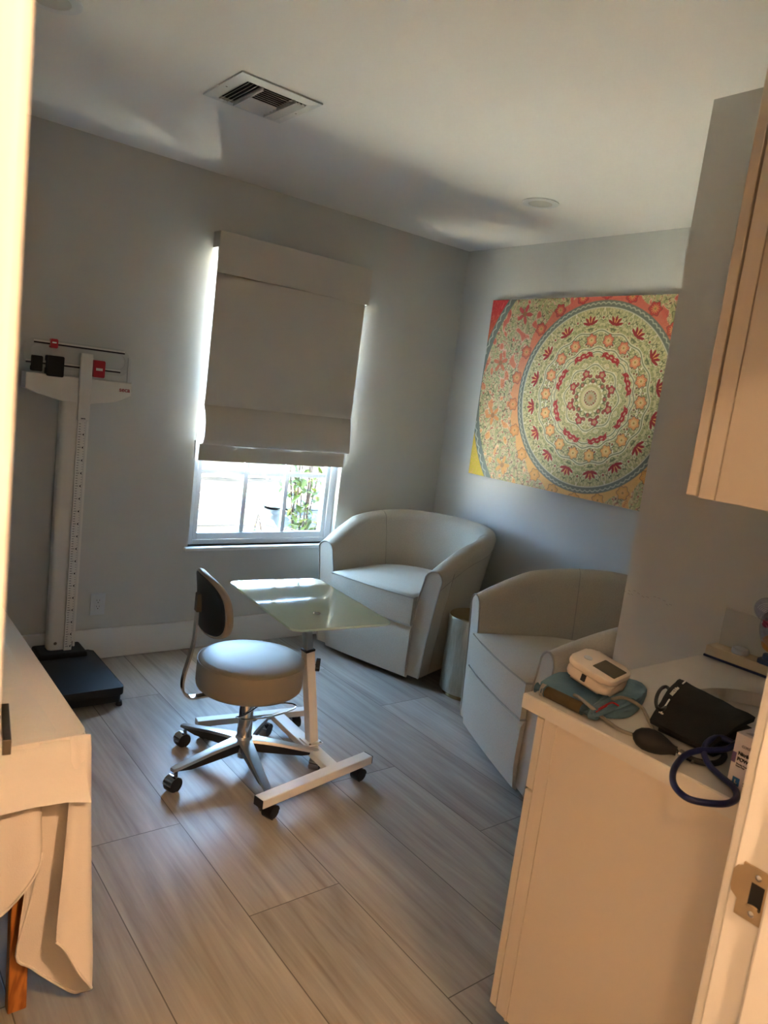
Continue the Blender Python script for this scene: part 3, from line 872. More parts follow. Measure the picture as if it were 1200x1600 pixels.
# height lever loop (wire)
b = bmesh.new()
P0 = S3 + Vector((0, 0, .30))
ux = Vector((.79, -.60, 0)).normalized(); uy = Vector((.60, .79, 0)).normalized()
loop = [P0 + ux * .03 + uy * .03 + Vector((0, 0, .025)), P0 + ux * .060 + uy * .03 + Vector((0, 0, .0)), P0 + ux * .055 + uy * .028 + Vector((0, 0, -.025)), P0 + ux * .0 + uy * -.045 + Vector((0, 0, -.05)),
        P0 + ux * -.03 + uy * -.06 + Vector((0, 0, -.055)), P0 + ux * .02 + uy * -.09 + Vector((0, 0, -.045)), P0 + ux * .12 + uy * -.06 + Vector((0, 0, -.03)), P0 + ux * .19 + uy * .01 + Vector((0, 0, -.022)),
        P0 + ux * .185 + uy * .04 + Vector((0, 0, -.018)), P0 + ux * .14 + uy * .045 + Vector((0, 0, -.02)), P0 + ux * .07 + uy * .02 + Vector((0, 0, -.025))]
tube(b, spline(loop, 8), .0032, 8)
obj('height_lever', b, 'chrome', sl, smooth=True)
# backrest
nb = Vector((-.990, .14, 0)).normalized(); wb = Vector((-nb.y, nb.x, 0))     # outward, wide axis
BC = S3 + nb * .212 + Vector((0, 0, .712))
def oval(scale, off, n=40, bend=.045):
    out = []
    for k in range(n):
        a = 2 * PI * k / n; x = math.copysign(abs(math.cos(a)) ** .72, math.cos(a)) * .185 * scale; z = math.copysign(abs(math.sin(a)) ** .72, math.sin(a)) * .118 * scale
        z += -.010 * (x / .185) ** 2
        out.append(BC + wb * x + Vector((0, 0, z)) + nb * (off - bend * (x / .185) ** 2 + .02 * (z / .12) * .6))
    return out
b = bmesh.new()
lv = [(.05, -.030), (.6, -.029), (.88, -.024), (.97, -.012), (1.0, .002), (.985, .012), (.955, .016), (.93, .013)]
rg = [[b.verts.new(p) for p in oval(s, o_)] for s, o_ in lv]
for r0, r1 in zip(rg, rg[1:]):
    for k in range(40): b.faces.new((r0[k], r0[(k + 1) % 40], r1[(k + 1) % 40], r1[k]))
b.faces.new(rg[0])
bk = obj('backrest', b, 'backvinyl', sl, smooth=True, angle=70)
b = bmesh.new(); lv = [(.935, .008), (.90, .0165), (.85, .0175), (.4, .0175), (.05, .0175)]
rg = [[b.verts.new(p) for p in oval(s, o_)] for s, o_ in lv]
for r0, r1 in zip(rg, rg[1:]):
    for k in range(40): b.faces.new((r0[k], r0[(k + 1) % 40], r1[(k + 1) % 40], r1[k]))
b.faces.new(rg[-1])
obj('back_panel', b, 'black', bk, smooth=True)
b = bmesh.new()
br = [S3 + nb * r + Vector((0, 0, z)) for r, z in ((.06, .330), (.16, .326), (.25, .322), (.285, .328), (.305, .350), (.307, .385), (.297, .44), (.283, .50), (.276, .55), (.291, .60), (.297, .66), (.297, .735))]
br = [S3 + nb * r + Vector((0, 0, z)) for r, z in ((.06, .340), (.16, .334), (.225, .330), (.245, .336), (.264, .356), (.270, .390), (.266, .43), (.250, .50), (.240, .56), (.239, .62), (.239, .66), (.239, .735))]
pts_ = spline(br, 6)
rings = []
for i, p in enumerate(pts_):
    d = (pts_[min(i + 1, len(pts_) - 1)] - pts_[max(i - 1, 0)]).normalized(); y = wb; x = d.cross(y).normalized()
    rings.append([b.verts.new(p + x * a_ + y * c_) for a_, c_ in ((-.004, -.015), (.004, -.015), (.004, .015), (-.004, .015))])
for r0, r1 in zip(rings, rings[1:]):
    for k in range(4): b.faces.new((r0[k], r0[(k + 1) % 4], r1[(k + 1) % 4], r1[k]))
b.faces.new(rings[0]); b.faces.new(rings[-1])
obj('back_support_bar', b, 'chrome', sl)
b = bmesh.new(); bar(b, BC + nb * .014, BC + nb * .034, .034, .07, bev=.002); obj('back_bracket', b, 'darkmetal', sl)

# ================================================================== OVERBED GLASS TABLE
tb = thing('rolling_glass_table', 'white rolling overbed table with a milky green glass top', 'table', (-1.80, -1.417, 0))
def V3(*a): return Vector(a)
TZ = .722
cc = [V3(-2.091, -1.110, 0), V3(-1.674, -1.118, 0), V3(-1.733, -1.724, 0), V3(-2.140, -1.754, 0)]
ctr = sum(cc, V3(0, 0, 0)) / 4
ey = (cc[0] + cc[1] - cc[2] - cc[3]).normalized(); ex = V3(ey.y, -ey.x, 0)
tmx = axes((ctr.x, ctr.y, TZ), ex, ey, (0, 0, 1))
b = bmesh.new(); prism(b, rrect(-.212, .212, -.318, .318, .035), -.008, 0, mx=tmx, bev=.0025)
obj('glass_top', b, 'milk', tb)
b = bmesh.new(); box(b, -.14, .17, -.285, -.255, -.022, -.0085, bev=.002, mx=tmx); box(b, -.14, .17, .05, .08, -.022, -.0085, bev=.002, mx=tmx); box(b, -.05, -.01, -.255, .05, -.022, -.0085, mx=tmx)
obj('top_bracket', b, 'black', tb)
b = bmesh.new(); lathe(b, [(.0125, 0), (.014, .0012), (.011, .0022), (.0105, .001)], (0, 0, 0), 24, mx=tmx @ Matrix.Translation((-.035, -.155, 0))); obj('glass_boss', b, 'chrome', tb, smooth=True)
pb = V3(-1.800, -1.417, .10); ptp = V3(-1.897, -1.405, .70)
pd = (ptp - pb).normalized(); L_ = (ptp - pb).length
up_ = V3(0, 1, 0)
b = bmesh.new(); bar(b, pb, pb + pd * L_ * .675, .040, .045, bev=.003, up=up_); post = obj('lower_post', b, 'whitemetal', tb)
b = bmesh.new(); bar(b, pb + pd * L_ * .6755, ptp, .030, .034, bev=.002, up=up_); obj('inner_post', b, 'alu', tb)
b = bmesh.new(); bar(b, pb + pd * L_ * .670, pb + pd * (L_ * .670 + .010), .043, .048, bev=.002, up=up_); obj('post_collar', b, 'black', tb)
kp = pb + pd * (L_ * .575); kd = V3(.80, -.60, 0).normalized()
b = bmesh.new(); kmx = frame_from(kd); kmx = axes(kp + kd * .030, kmx[0], kmx[1], kmx[2])
pl = [(.0235 * (1 + .16 * math.cos(6 * a_)) * math.cos(a_), .0235 * (1 + .16 * math.cos(6 * a_)) * math.sin(a_)) for a_ in np.linspace(0, 2 * PI, 49)[:-1]]
prism(b, pl, 0, .018, mx=kmx, bev=.003); tube(b, [kp + kd * .018, kp + kd * .033], .007, 12)
obj('star_knob', b, 'black', tb, smooth=True)
fa, fb_ = V3(-2.206, -1.716, .082), V3(-1.644, -1.612, .082)
b = bmesh.new(); bar(b, fa, fb_, .050, .034, bev=.003); obj('front_bar', b, 'whitemetal', tb)
dfa = (fb_ - fa).normalized()
for p, s in ((fa, -1), (fb_, 1)):
    b = bmesh.new(); bar(b, p + dfa * .0005 * s, p + dfa * .004 * s, .048, .033, bev=.001); obj('end_cap', b, 'black', tb)
ra, rb = V3(-2.155, -1.045, .078), V3(-1.640, -1.125, .078)
b = bmesh.new(); bar(b, ra, rb, .045, .028, bev=.003); obj('rear_bar', b, 'whitemetal', tb)
b = bmesh.new(); bar(b, V3(-1.828, -1.622, .080), V3(-1.800, -1.125, .078), .058, .027, bev=.003); obj('centre_beam', b, 'whitemetal', tb)
b = bmesh.new(); box(b, -1.835, -1.765, -1.455, -1.375, .0935, .099, bev=.001); fp = obj('foot_plate', b, 'whitemetal', tb)
for (x, y) in ((-1.826, -1.446), (-1.774, -1.446)):
    b = bmesh.new(); lathe(b, [(0, .003), (.004, .0025), (.0055, 0)], (x, y, .099), 10); obj('bolt', b, 'darkmetal', fp)
for (p, a) in ((fa + dfa * .05, 20), (fb_ - dfa * .06, 10), (ra + (rb - ra) * .10, 120), (rb - (rb - ra) * .10, 80)):
    caster(tb, p.x, p.y, .066, math.radians(a), r=.026, style='black')

# ================================================================== BEAM SCALE
sc_ = thing('physician_scale', 'white mechanical beam scale with a black platform standing against the window wall', 'scale', (-2.485, -.36, 0))
b = bmesh.new(); prism(b, rrect(-2.665, -2.325, -.625, -.115, .02), .058, .098, bev=.006); obj('platform', b, 'mblack', sc_, smooth=True)
b = bmesh.new(); prism(b, rrect(-2.655, -2.332, -.612, -.12, .02), .022, .0575); box(b, -2.60, -2.37, -.20, -.035, .022, .120, bev=.012); obj('platform_base', b, 'mblack', sc_)
for x in (-2.643, -2.338):
    for y in (-.60, -.14):
        b = bmesh.new(); lathe(b, [(0, 0), (.014, 0), (.015, .004), (.012, .022), (0, .022)], (x, y, 0), 16); obj('foot', b, 'rubber', sc_)
cmx = -2.485
b = bmesh.new(); prism(b, rrect(-2.545, -2.428, -.135, -.055, .022), .10, 1.42); col_ = obj('column', b, 'offwhite', sc_, smooth=True, angle=30)
b = bmesh.new(); tube(b, [(-2.415, -.10, .12), (-2.415, -.10, 1.40)], .006, 8); obj('rod', b, 'whitemetal', sc_, smooth=True)
for z_ in (.155,):
    for x in (-2.512, -2.438):
        b = bmesh.new(); lathe(b, [(0, .003), (.006, .0022), (.008, 0)], (x, -.1355, z_), 14, mx=Matrix.Rotation(PI / 2, 4, 'X')); obj('screw', b, 'darkmetal', sc_, smooth=True)
# measuring rod with ruler print
b = B(-2.474, -2.438, -.150, -.1365, .115, 1.40, bev=.001); ru = obj('height_rod', b, 'whitemetal', sc_)
b = bmesh.new()
for k in range(90):
    z = .14 + k * .0125; w = .009 if k % 5 else .014
    box(b, -2.469, -2.469 + w, -.1508, -.1502, z, z + .0022); 
    if k % 5 == 0: box(b, -2.449, -2.443, -.1508, -.1502, z - .003, z + .004)
for k in range(90):
    z = .146 + k * .0125; box(b, -2.4445, -2.4405, -.1508, -.1502, z, z + .0016)
tk = obj('ruler_marks', b, 'ink', ru)
b = B(-2.482, -2.428, -.172, -.151, 1.270, 1.585, bev=.004); hs = obj('headpiece', b, 'offwhite', sc_)
# head housing: tapered boat shape
b = bmesh.new()
zt1 = 1.470
poly = [(-2.712, zt1), (-2.232, zt1), (-2.232, 1.408), (-2.30, 1.372), (-2.42, 1.352), (-2.55, 1.352), (-2.66, 1.380), (-2.712, 1.398)]
prism(b, poly, -.150, -.062, mx=axes((0, 0, 0), (1, 0, 0), (0, 0, 1), (0, 1, 0)), bev=.004); obj('head_housing', b, 'offwhite', sc_)
# beam frame: slim loop + two graduated beams
bz0, bz1 = 1.520, 1.612
yb = -.125
def bf(x, z): return V3(x, yb, z)
loop = [bf(x, z) for x, z in rrect(-2.716, -2.250, bz0 - .018, bz1 + .012, .045, 6)]
b = bmesh.new(); 
outer = rrect(-2.722, -2.246, bz0 - .022, bz1 + .014, .045, 6); inner = rrect(-2.690, -2.266, bz0 + .010, bz1 - .012, .03, 6)
yv = [(yb - .002), (yb + .002)]
vo = [[b.verts.new((x, y, z)) for x, z in outer] for y in yv]; vi = [[b.verts.new((x, y, z)) for x, z in inner] for y in yv]
n_ = len(outer)
for k in range(n_):
    j = (k + 1) % n_
    b.faces.new((vo[0][k], vo[0][j], vi[0][j], vi[0][k])); b.faces.new((vo[1][k], vi[1][k], vi[1][j], vo[1][j])); b.faces.new((vo[0][k], vo[1][k], vo[1][j], vo[0][j])); b.faces.new((vi[0][k], vi[0][j], vi[1][j], vi[1][k]))
bfm = obj('beam_frame', b, mat('light_grey_plate', (188, 188, 182), .4), sc_)
for z_, x0_, x1_ in ((bz1, -2.680, -2.270), (bz0, -2.710, -2.285)):
    b = bmesh.new(); box(b, x0_, x1_, yb - .0045, yb - .0022, z_ - .008, z_ - .001); bmk = obj('graduated_beam', b, 'ink', bfm)
    b = bmesh.new()
    box(b, x0_, x1_, yb - .0030, yb - .0022, z_ - .0005, z_ + .0065)
    for k in range(22 if z_ == bz1 else 12):
        x = x0_ + .012 + (x1_ - x0_ - .024) * k / (21 if z_ == bz1 else 11); box(b, x - .006, x + .006, yb - .0050, yb - .0024, z_, z_ + .006) if True else None
    obj('beam_marks', b, 'whitemetal', bmk)
def weight(nm, x0, x1, z0, z1, m, dpt=.035, knob=True):
    b = bmesh.new(); prism(b, rrect(x0, x1, z0, z1, .006), yb - dpt, yb + .012, mx=axes((0, 0, 0), (1, 0, 0), (0, 0, 1), (0, 1, 0)), bev=.002); return obj(nm, b, m, sc_)
w = weight('poise_weight', -2.688, -2.645, 1.478, 1.548, 'mblack'); w['label'] = 'small black sliding weight'
w = weight('poise_weight', -2.626, -2.555, 1.462, 1.556, 'mblack', .045); w['label'] = 'large black sliding weight'
w = weight('poise_weight', -2.418, -2.366, 1.480, 1.560, 'red', .03); w['label'] = 'large red sliding weight'
obj('weight_window', B(-2.408, -2.378, yb - .032, yb - .0302, 1.512, 1.524), 'whitemetal', w)
w = weight('poise_weight', -2.612, -2.580, 1.590, 1.632, 'red', .02); w['label'] = 'small red sliding weight'
obj('weight_window', B(-2.606, -2.588, yb - .022, yb - .0202, 1.612, 1.618), 'whitemetal', w)
b = bmesh.new(); box(b, -2.252, -2.236, -.135, -.128, 1.465, 1.590, bev=.001); obj('beam_stop', b, 'alu', sc_)
b = bmesh.new(); lathe(b, [(0, .012), (.009, .010), (.011, 0)], (-2.432, -.1505, 1.565), 16, mx=Matrix.Rotation(PI / 2, 4, 'X')); obj('beam_knob', b, 'whitemetal', sc_, smooth=True)
text('brand_lettering', 'seca', .030, axes((-2.292, -.1508, 1.425), (1, 0, 0), (0, 0, 1), (0, -1, 0)), 'redink', sc_, bold=.0006)
text('rod_lettering', 'seca', .012, axes((-2.468, -.1728, 1.278), (1, 0, 0), (0, 0, 1), (0, -1, 0)), 'ink', sc_, bold=.0003)

# ================================================================== MASSAGE TABLE, SHEET, PAPER
TX0, TX1, TY0, TY1, TT = -3.70, -2.975, -2.18, -.35, .70
mt = thing('treatment_table', 'padded treatment table on wooden legs at the left, draped in a sheet', 'treatment table', ((TX0 + TX1) / 2, (TY0 + TY1) / 2, 0))
b = bmesh.new(); prism(b, rrect(TX0, TX1, TY0, TY1, .06), TT - .07, TT, bev=.02); obj('padded_top', b, 'vinylseat', mt, smooth=True)
b = bmesh.new(); box(b, TX0 + .04, TX1 - .05, TY0 + .04, TY1 - .04, TT - .135, TT - .0705, bev=.004); obj('table_frame', b, 'legwood', mt)
for x, y in ((TX1 - .105, TY0 + .06), (TX0 + .105, TY0 + .06), (TX1 - .105, TY1 - .06), (TX0 + .105, TY1 - .06)):
    b = bmesh.new(); s = -1 if y < -1 else 1; bar(b, (x, y + .02 * s, 0), (x, y - .02 * s, TT - .1355), .042, .032, bev=.003, up=(0, 1, 0)); lg = obj('leg', b, 'legwood', mt)
    b = bmesh.new(); lathe(b, [(0, .018), (.016, .016), (.018, .004), (.010, 0)], (x + .022, y, .345), 16, mx=Matrix.Rotation(PI / 2, 4, 'Y')); obj('leg_knob', b, 'legwood', lg, smooth=True)
b = bmesh.new(); bar(b, (TX0 + .127, TY0 + .062, .32), (TX1 - .127, TY0 + .062, .32), .022, .05, bev=.002); obj('stretcher', b, 'legwood', mt)

# sheet: top surface + skirt hanging round near end and right side
def lerp(a, b_, t): return a + (b_ - a) * t
# plan of hem path at bottom and at top edge
top_path = []; bot_path = []; hem = []
def sp(px, py, bx, by, hz): top_path.append((px, py)); bot_path.append((bx, by)); hem.append(hz)
ZT = TT + .006
sp(TX0 - .006, TY0 + .3, TX0 - .03, TY0 + .3, .36); sp(TX0 - .006, TY0 + .06, TX0 - .03, TY0 + .04, .34)
sp(TX0 + .03, TY0 - .006, TX0 - .0, TY0 - .05, .30)
for k in range(1, 8):
    x = lerp(TX0 + .03, -3.17, k / 7); sp(x, TY0 - .006, x + .01 * math.sin(k * 2.1), TY0 - .035 - .018 * math.sin(k * 1.9), .30 + .004 * k)
sp(-3.13, TY0 - .006, -3.135, TY0 - .050, .335); sp(-3.10, TY0 - .006, -3.095, TY0 - .058, .385); sp(-3.075, TY0 - .006, -3.068, TY0 - .050, .425)
sp(-3.068, TY0 - .005, -3.058, TY0 - .020, .43)
sp(-3.063, TY0 - .004, -3.070, TY0 + .004, .30)
sp(-3.060, TY0 - .004, -3.092, TY0 + .010, .165)
sp(-3.055, TY0 - .005, -3.060, TY0 + .004, .125)
sp(-3.030, TY0 - .004, -3.020, TY0 + .000, .080)
sp(-2.985, TY0 - .002, -2.965, TY0 - .006, .025)
sp(-2.970, TY0 - .004, -2.945, TY0 - .020, .030)
sp(-2.964, TY0 - .008, -2.932, TY0 - .045, .050)
sp(-2.975, TY0 - .012, -2.945, TY0 - .070, .085)
sp(-2.990, TY0 - .010, -2.975, TY0 - .082, .140)
sp(-3.000, TY0 - .009, -3.010, TY0 - .086, .215)
sp(-3.008, TY0 - .008, -3.030, TY0 - .078, .240)
# top outline polygon for the flat part
skirt_rows = []
nv = 22
pathT = spline([V3(x, y, 0) for x, y in top_path], 4); pathB = spline([V3(x, y, 0) for x, y in bot_path], 4)
hemS = spline([V3(h_, 0, 0) for h_ in hem], 4)
# front skirt part A (left of the corner) and corner fold part B share one strip
for v in range(nv + 1):
    t = v / nv; row = []
    for a_, c_, h_ in zip(pathT, pathB, hemS):
        k = min(1, t * 1.15) ** .8; z = lerp(ZT, h_.x, t) if t > 0 else ZT
        x = lerp(a_.x, c_.x, k * (t ** .55)); y = lerp(a_.y, c_.y, t ** .45)
        row.append(V3(x, y, z))
    skirt_rows.append(row)
b = bmesh.new(); grid(b, skirt_rows)
# right side skirt
rows = []
for v in range(9):
    t = v / 8; row = []
    for k in range(41):
        s = k / 40; y = lerp(TY0 + .0, TY1, s); y += 0
        x = lerp(TX1 + .008, TX1 + .022 + .018 * math.sin(s * 34), t ** .6)
        hz = .08 + .26 * min(1, s * 5) + .012 * math.sin(s * 20)
        z = lerp(ZT, hz, t)
        if s < .02: x = lerp(TX1 + .004, -2.94, t ** .5); y = lerp(TY0 + .004, TY0 - .03, t)
        row.append(V3(x, y, z))
    rows.append(row)
grid(b, rows)
poly = rrect(TX0 - .006, TX1 + .008, TY0 - .006, TY1 + .006, .03, 4)
f_ = b.faces.new([b.verts.new((x, y, ZT)) for x, y in poly])
solid(b, .0022)
sh = obj('cotton_sheet', b, 'sheet', None, smooth=True, angle=60)
tag(sh, 'white cotton sheet draped over the treatment table, its corner hanging to the floor', 'sheet')
# hem roll
b = bmesh.new(); tube(b, [p + V3(0, -.001, .004) for p in skirt_rows[-1]], .0035, 6)
o = obj('sheet_hem', b, 'sheet', sh, smooth=True)

# paper on top hanging over the near end
b = bmesh.new(); rows = []
pz = ZT + .004
px0, px1 = -3.60, -2.985
prof = [(TY1 - .02, pz)] + [(lerp(TY1, TY0, k / 12), pz + .002 * math.sin(k * 1.7)) for k in range(1, 12)]
prof += [(TY0 + .04, pz), (TY0 + .005, pz - .002), (TY0 - .018, pz - .012), (TY0 - .030, pz - .035), (TY0 - .040, pz - .06), (TY0 - .052, pz - .085), (TY0 - .064, pz - .105), (TY0 - .074, pz - .120)]
for i, (y, z) in enumerate(prof):
    row = []
    for k in range(25):
        s = k / 24; dd = max(0, (i - 12) / 7); x = lerp(px0, px1, s) + (.012 * dd if s > .9 else 0)
        # the paper sags over the table's long edge
        z2 = z - .012 * max(0, (s - .93) / .07)
        row.append(V3(x, y + .006 * math.sin(s * 17) * dd, z2 + .004 * math.sin(s * 11 + 1) * dd))
    rows.append(row)
grid(b, rows); solid(b, .0006)
pp = obj('exam_paper', b, 'paper', None, smooth=True, angle=60)
tag(pp, 'strip of white exam paper laid over the sheeted table and hanging off its end', 'paper')

# ================================================================== CABINETS & COUNTER
CX = -2.130                     # side panel plane
CF = -2.79                      # carcass front
cb = thing('base_cabinet', 'cream white base cabinet under the counter, side panel towards the doorway', 'cabinet', (-1.71, -3.09, 0))
b = bmesh.new(); box(b, CX + .016, -1.285, YF + .002, CF - .022, .10, .876); box(b, CX + .05, -1.285, YF + .002, CF - .09, .0, .0998); obj('carcass', b, 'cabinet', cb)
b = bmesh.new(); box(b, CX, CX + .0155, YF + .02, CF - .024, .10, .876, bev=.0015)
sp_ = obj('side_panel', b, 'cabinet', cb)
b = bmesh.new(); box(b, CX - .004, CX - .0002, CF - .062, CF - .055, .10, .874, bev=.0015); obj('panel_bead', b, 'cabinet', sp_)
for z0_, z1_, nm in ((.690, .868, 'drawer'), (.105, .684, 'door')):
    for xa, xb in ((CX + .002, -1.71), (-1.706, -1.288)):
        b = B(xa, xb, CF - .021, CF, z0_, z1_, bev=.002); dd = obj(nm, b, 'cabinet', cb)
        b = bmesh.new(); xm = (xa + xb) / 2
        zh = (z0_ + z1_) / 2 if nm == 'drawer' else z1_ - .05
        tube(b, [(xm - .05, CF + .001, zh), (xm - .05, CF + .028, zh), (xm + .05, CF + .028, zh), (xm + .05, CF + .001, zh)], .005, 8)
        obj('handle', b, 'nickel', dd, smooth=True)
# counter with oval cut-out
CT0, CT1 = .878, .914
ctx0, ctx1, cty0, cty1 = -2.143, -1.282, YF + .001, -2.752
scx, scy, sa_, sb_ = -1.715, -3.10, .235, .185
def sinkpt(a_, k=1.0, e=.78):
    ca, sa = math.cos(a_), math.sin(a_)
    return (scx + math.copysign(abs(ca) ** e, ca) * sa_ * k, scy + math.copysign(abs(sa) ** e, sa) * sb_ * k)
ct = thing('countertop', 'white quartz worktop with an undermount sink opening', 'countertop', ((ctx0 + ctx1) / 2, (cty0 + cty1) / 2, CT0))
b = bmesh.new(); n_ = 48
def rectpt(a_):
    ca, sa = math.cos(a_), math.sin(a_)
    tx = ((ctx1 - scx) if ca > 0 else (scx - ctx0)) / max(abs(ca), 1e-9); ty = ((cty1 - scy) if sa > 0 else (scy - cty0)) / max(abs(sa), 1e-9)
    t = min(tx, ty); return (scx + ca * t, scy + sa * t)
angs = sorted(set([2 * PI * k / n_ for k in range(n_)] + [math.atan2(y - scy, x - scx) % (2 * PI) for x in (ctx0, ctx1) for y in (cty0, cty1)]))
e = .003
inn_t = [b.verts.new((*sinkpt(a_), CT1)) for a_ in angs]; inn_b = [b.verts.new((*sinkpt(a_), CT0)) for a_ in angs]
def ins(p, d): return (min(max(p[0], ctx0 + d), ctx1 - d), min(max(p[1], cty0 + d), cty1 - d))
out_t = [b.verts.new((*ins(rectpt(a_), e), CT1)) for a_ in angs]; out_m = [b.verts.new((*rectpt(a_), CT1 - e)) for a_ in angs]; out_b = [b.verts.new((*rectpt(a_), CT0)) for a_ in angs]
for k in range(len(angs)):
    j = (k + 1) % len(angs)
    for q in ((inn_t[k], inn_t[j], out_t[j], out_t[k]), (out_t[k], out_t[j], out_m[j], out_m[k]), (out_m[k], out_m[j], out_b[j], out_b[k]), (out_b[k], out_b[j], inn_b[j], inn_b[k]), (inn_b[k], inn_b[j], inn_t[j], inn_t[k])):
        b.faces.new(q)
obj('worktop', b, 'counter', ct)
# sink bowl
sk = thing('sink', 'brushed steel undermount sink bowl set in the worktop', 'sink', (scx, scy, CT0 - .16))
b = bmesh.new(); rings = []
for k, z in ((1.03, CT0 - .001), (1.03, CT0 - .004), (1.0, CT0 - .006), (.985, CT0 - .03), (.95, CT0 - .11), (.88, CT0 - .142), (.7, CT0 - .155), (.12, CT0 - .160)):
    rings.append([b.verts.new((*sinkpt(2 * PI * i / 48, k), z)) for i in range(48)])
for r0, r1 in zip(rings, rings[1:]):
    for i in range(48): b.faces.new((r0[i], r0[(i + 1) % 48], r1[(i + 1) % 48], r1[i]))
b.faces.new(rings[-1])
obj('bowl', b, 'steel', sk, smooth=True)
b = bmesh.new(); lathe(b, [(0, .002), (.018, .002), (.022, .004), (.026, .001)], (scx, scy, CT0 - .160), 24); obj('drain', b, 'chrome', sk, smooth=True)

ub = thing('wall_cabinet', 'cream white upper cabinet on the wall above the counter', 'cabinet', (-1.71, -3.23, 1.447))
b = bmesh.new(); box(b, CX + .016, -1.285, YF + .002, -3.079, 1.447, 2.56); obj('carcass', b, 'cabinet', ub)
b = bmesh.new(); box(b, CX, CX + .0155, -3.111, -3.079, 1.444, 2.56, bev=.001); box(b, CX + .002, CX + .0155, YF + .002, -3.1125, 1.444, 2.56, bev=.001); obj('side_panel', b, 'cabinet', ub)
for xa, xb in ((CX + .001, -1.71), (-1.706, -1.288)):
    b = B(xa, xb, -3.073, -3.052, 1.446, 2.55, bev=.002); dd = obj('door', b, 'cabinet', ub)
    b = bmesh.new(); xh = xb - .04 if xa < -2 else xa + .04
    tube(b, [(xh, -3.0515, 1.50), (xh, -3.024, 1.50), (xh, -3.024, 1.60), (xh, -3.0515, 1.60)], .005, 8); obj('handle', b, 'nickel', dd, smooth=True)

# ================================================================== THINGS ON THE COUNTER
CZ_ = CT1
def cp(x, y, h=0.0): return at(x, y, 2, CZ_ + h)
# blue cuff, folded, under the monitor
cf = thing('blue_pressure_cuff', 'folded teal blue pressure cuff with olive velcro under the white monitor', 'pressure cuff', cp(900, 1095))
def pad(name, pts, h0, h1, m, parent, seed=1, wr=.003, bev=.006):
    """soft flat slab with outline pts (world xy)"""
    b = bmesh.new(); P = spline([V3(p[0], p[1], 0) for p in pts], 5, closed=True); c = sum(P, V3(0, 0, 0)) / len(P)
    lv = [(.97, h0), (1.0, h0 + (h1 - h0) * .25), (1.0, h0 + (h1 - h0) * .7), (.965, h1 - .001), (.88, h1), (.5, h1 + .001), (.1, h1 + .001)]
    rg = []
    for s, z in lv:
        rg.append([b.verts.new(V3(c.x + (p.x - c.x) * s, c.y + (p.y - c.y) * s, z + (wr * noise.noise(V3(p.x * 30 * s, p.y * 30 * s, seed)) if z > h0 + .002 else 0))) for p in P])
    n = len(P)
    for r0, r1 in zip(rg, rg[1:]):
        for k in range(n): b.faces.new((r0[k], r0[(k + 1) % n], r1[(k + 1) % n], r1[k]))
    b.faces.new(rg[0][::-1]); b.faces.new(rg[-1])
    return obj(name, b, m, parent, smooth=True, angle=60)
z0 = CZ_ + .001
body = pad('cuff_body', [cp(842, 1080), cp(872, 1060), cp(940, 1062), cp(1003, 1078), cp(1006, 1098), cp(985, 1122), cp(948, 1124), cp(922, 1122), cp(880, 1100)], z0, z0 + .018, 'bluecuff', cf, 2, .006)
pad('cuff_fold', [cp(955, 1062, .02), cp(1003, 1080, .02), cp(1000, 1094, .02), cp(975, 1104, .02), cp(930, 1120, .02), cp(925, 1108, .02), cp(950, 1085, .02)], z0 + .017, z0 + .030, 'bluecuff', cf, 5, .010)
# rolled olive part along the counter edge
b = bmesh.new(); p0, p1 = cp(853, 1080, .014), cp(911, 1108, .014); d = (p1 - p0).normalized()
tube(b, [p0, p0 + d * .004, p1 - d * .004, p1], [.011, .0135, .0135, .011], 16); bmesh.ops.scale(b, vec=(1, 1, 1), verts=b.verts)
obj('velcro_roll', b, 'olive', cf, smooth=True)
b = bmesh.new(); tube(b, [cp(838, 1074, .014), cp(853, 1080, .014)], [.0125, .0145], 16); obj('cuff_roll', b, 'bluecuff', cf, smooth=True)
b = bmesh.new(); tube(b, [p1, cp(924, 1114, .014), cp(934, 1120, .012)], [.0142, .0142, .009], 16); obj('cuff_roll', b, 'bluecuff', cf, smooth=True)
b = bmesh.new(); tube(b, [cp(846, 1077.5, .014), cp(847.5, 1078, .014)], .0152, 16); obj('white_stripe', b, 'whiteprint', cf, smooth=True); b = bmesh.new(); tube(b, [cp(849.5, 1079, .014), cp(851, 1079.5, .014)], .0152, 16); obj('white_stripe', b, 'whiteprint', cf, smooth=True)
b = bmesh.new(); tube(b, spline([cp(936, 1108, .034), cp(950, 1100, .037), cp(958, 1098, .036), cp(967, 1103, .033)], 5), .0022, 6); tube(b, [cp(932, 1112, .034), cp(948, 1103, .037)], .002, 6); obj('red_label', b, 'red', cf, smooth=True)
# monitor
mo = thing('blood_pressure_monitor', 'cream digital blood pressure monitor tilted on the folded blue cuff', 'monitor', cp(925, 1080, .03))
A_ = at(881, 1052, 2, CZ_ + .052); Bp = at(943, 1092, 2, CZ_ + .030)     # near long bottom edge, left to right
C_ = at(971, 1072, 2, CZ_ + .038)
mxx = (Bp - A_).normalized(); tmpv = (C_ - Bp); mz = mxx.cross(tmpv).normalized()
if mz.z < 0: mz = -mz
my = mz.cross(mxx).normalized()
Lx = (Bp - A_).length; Ly = tmpv.dot(my)
mm = axes(A_, mxx, my, mz)
print('MON', Lx, Ly, mz)
Lx = max(.10, min(.16, Lx)); Ly = .105
b = bmesh.new(); prism(b, rrect(-.004, Lx + .004, -.002, Ly, .022), .002, .030, mx=mm, bev=.009); mb = obj('monitor_body', b, 'monitor', mo, smooth=True, angle=60)
b = bmesh.new(); prism(b, rrect(-.006, Lx + .006, -.004, Ly + .002, .024), .0305, .046, mx=mm, bev=.005); mt_ = obj('monitor_cover', b, 'monitor', mo, smooth=True, angle=60)
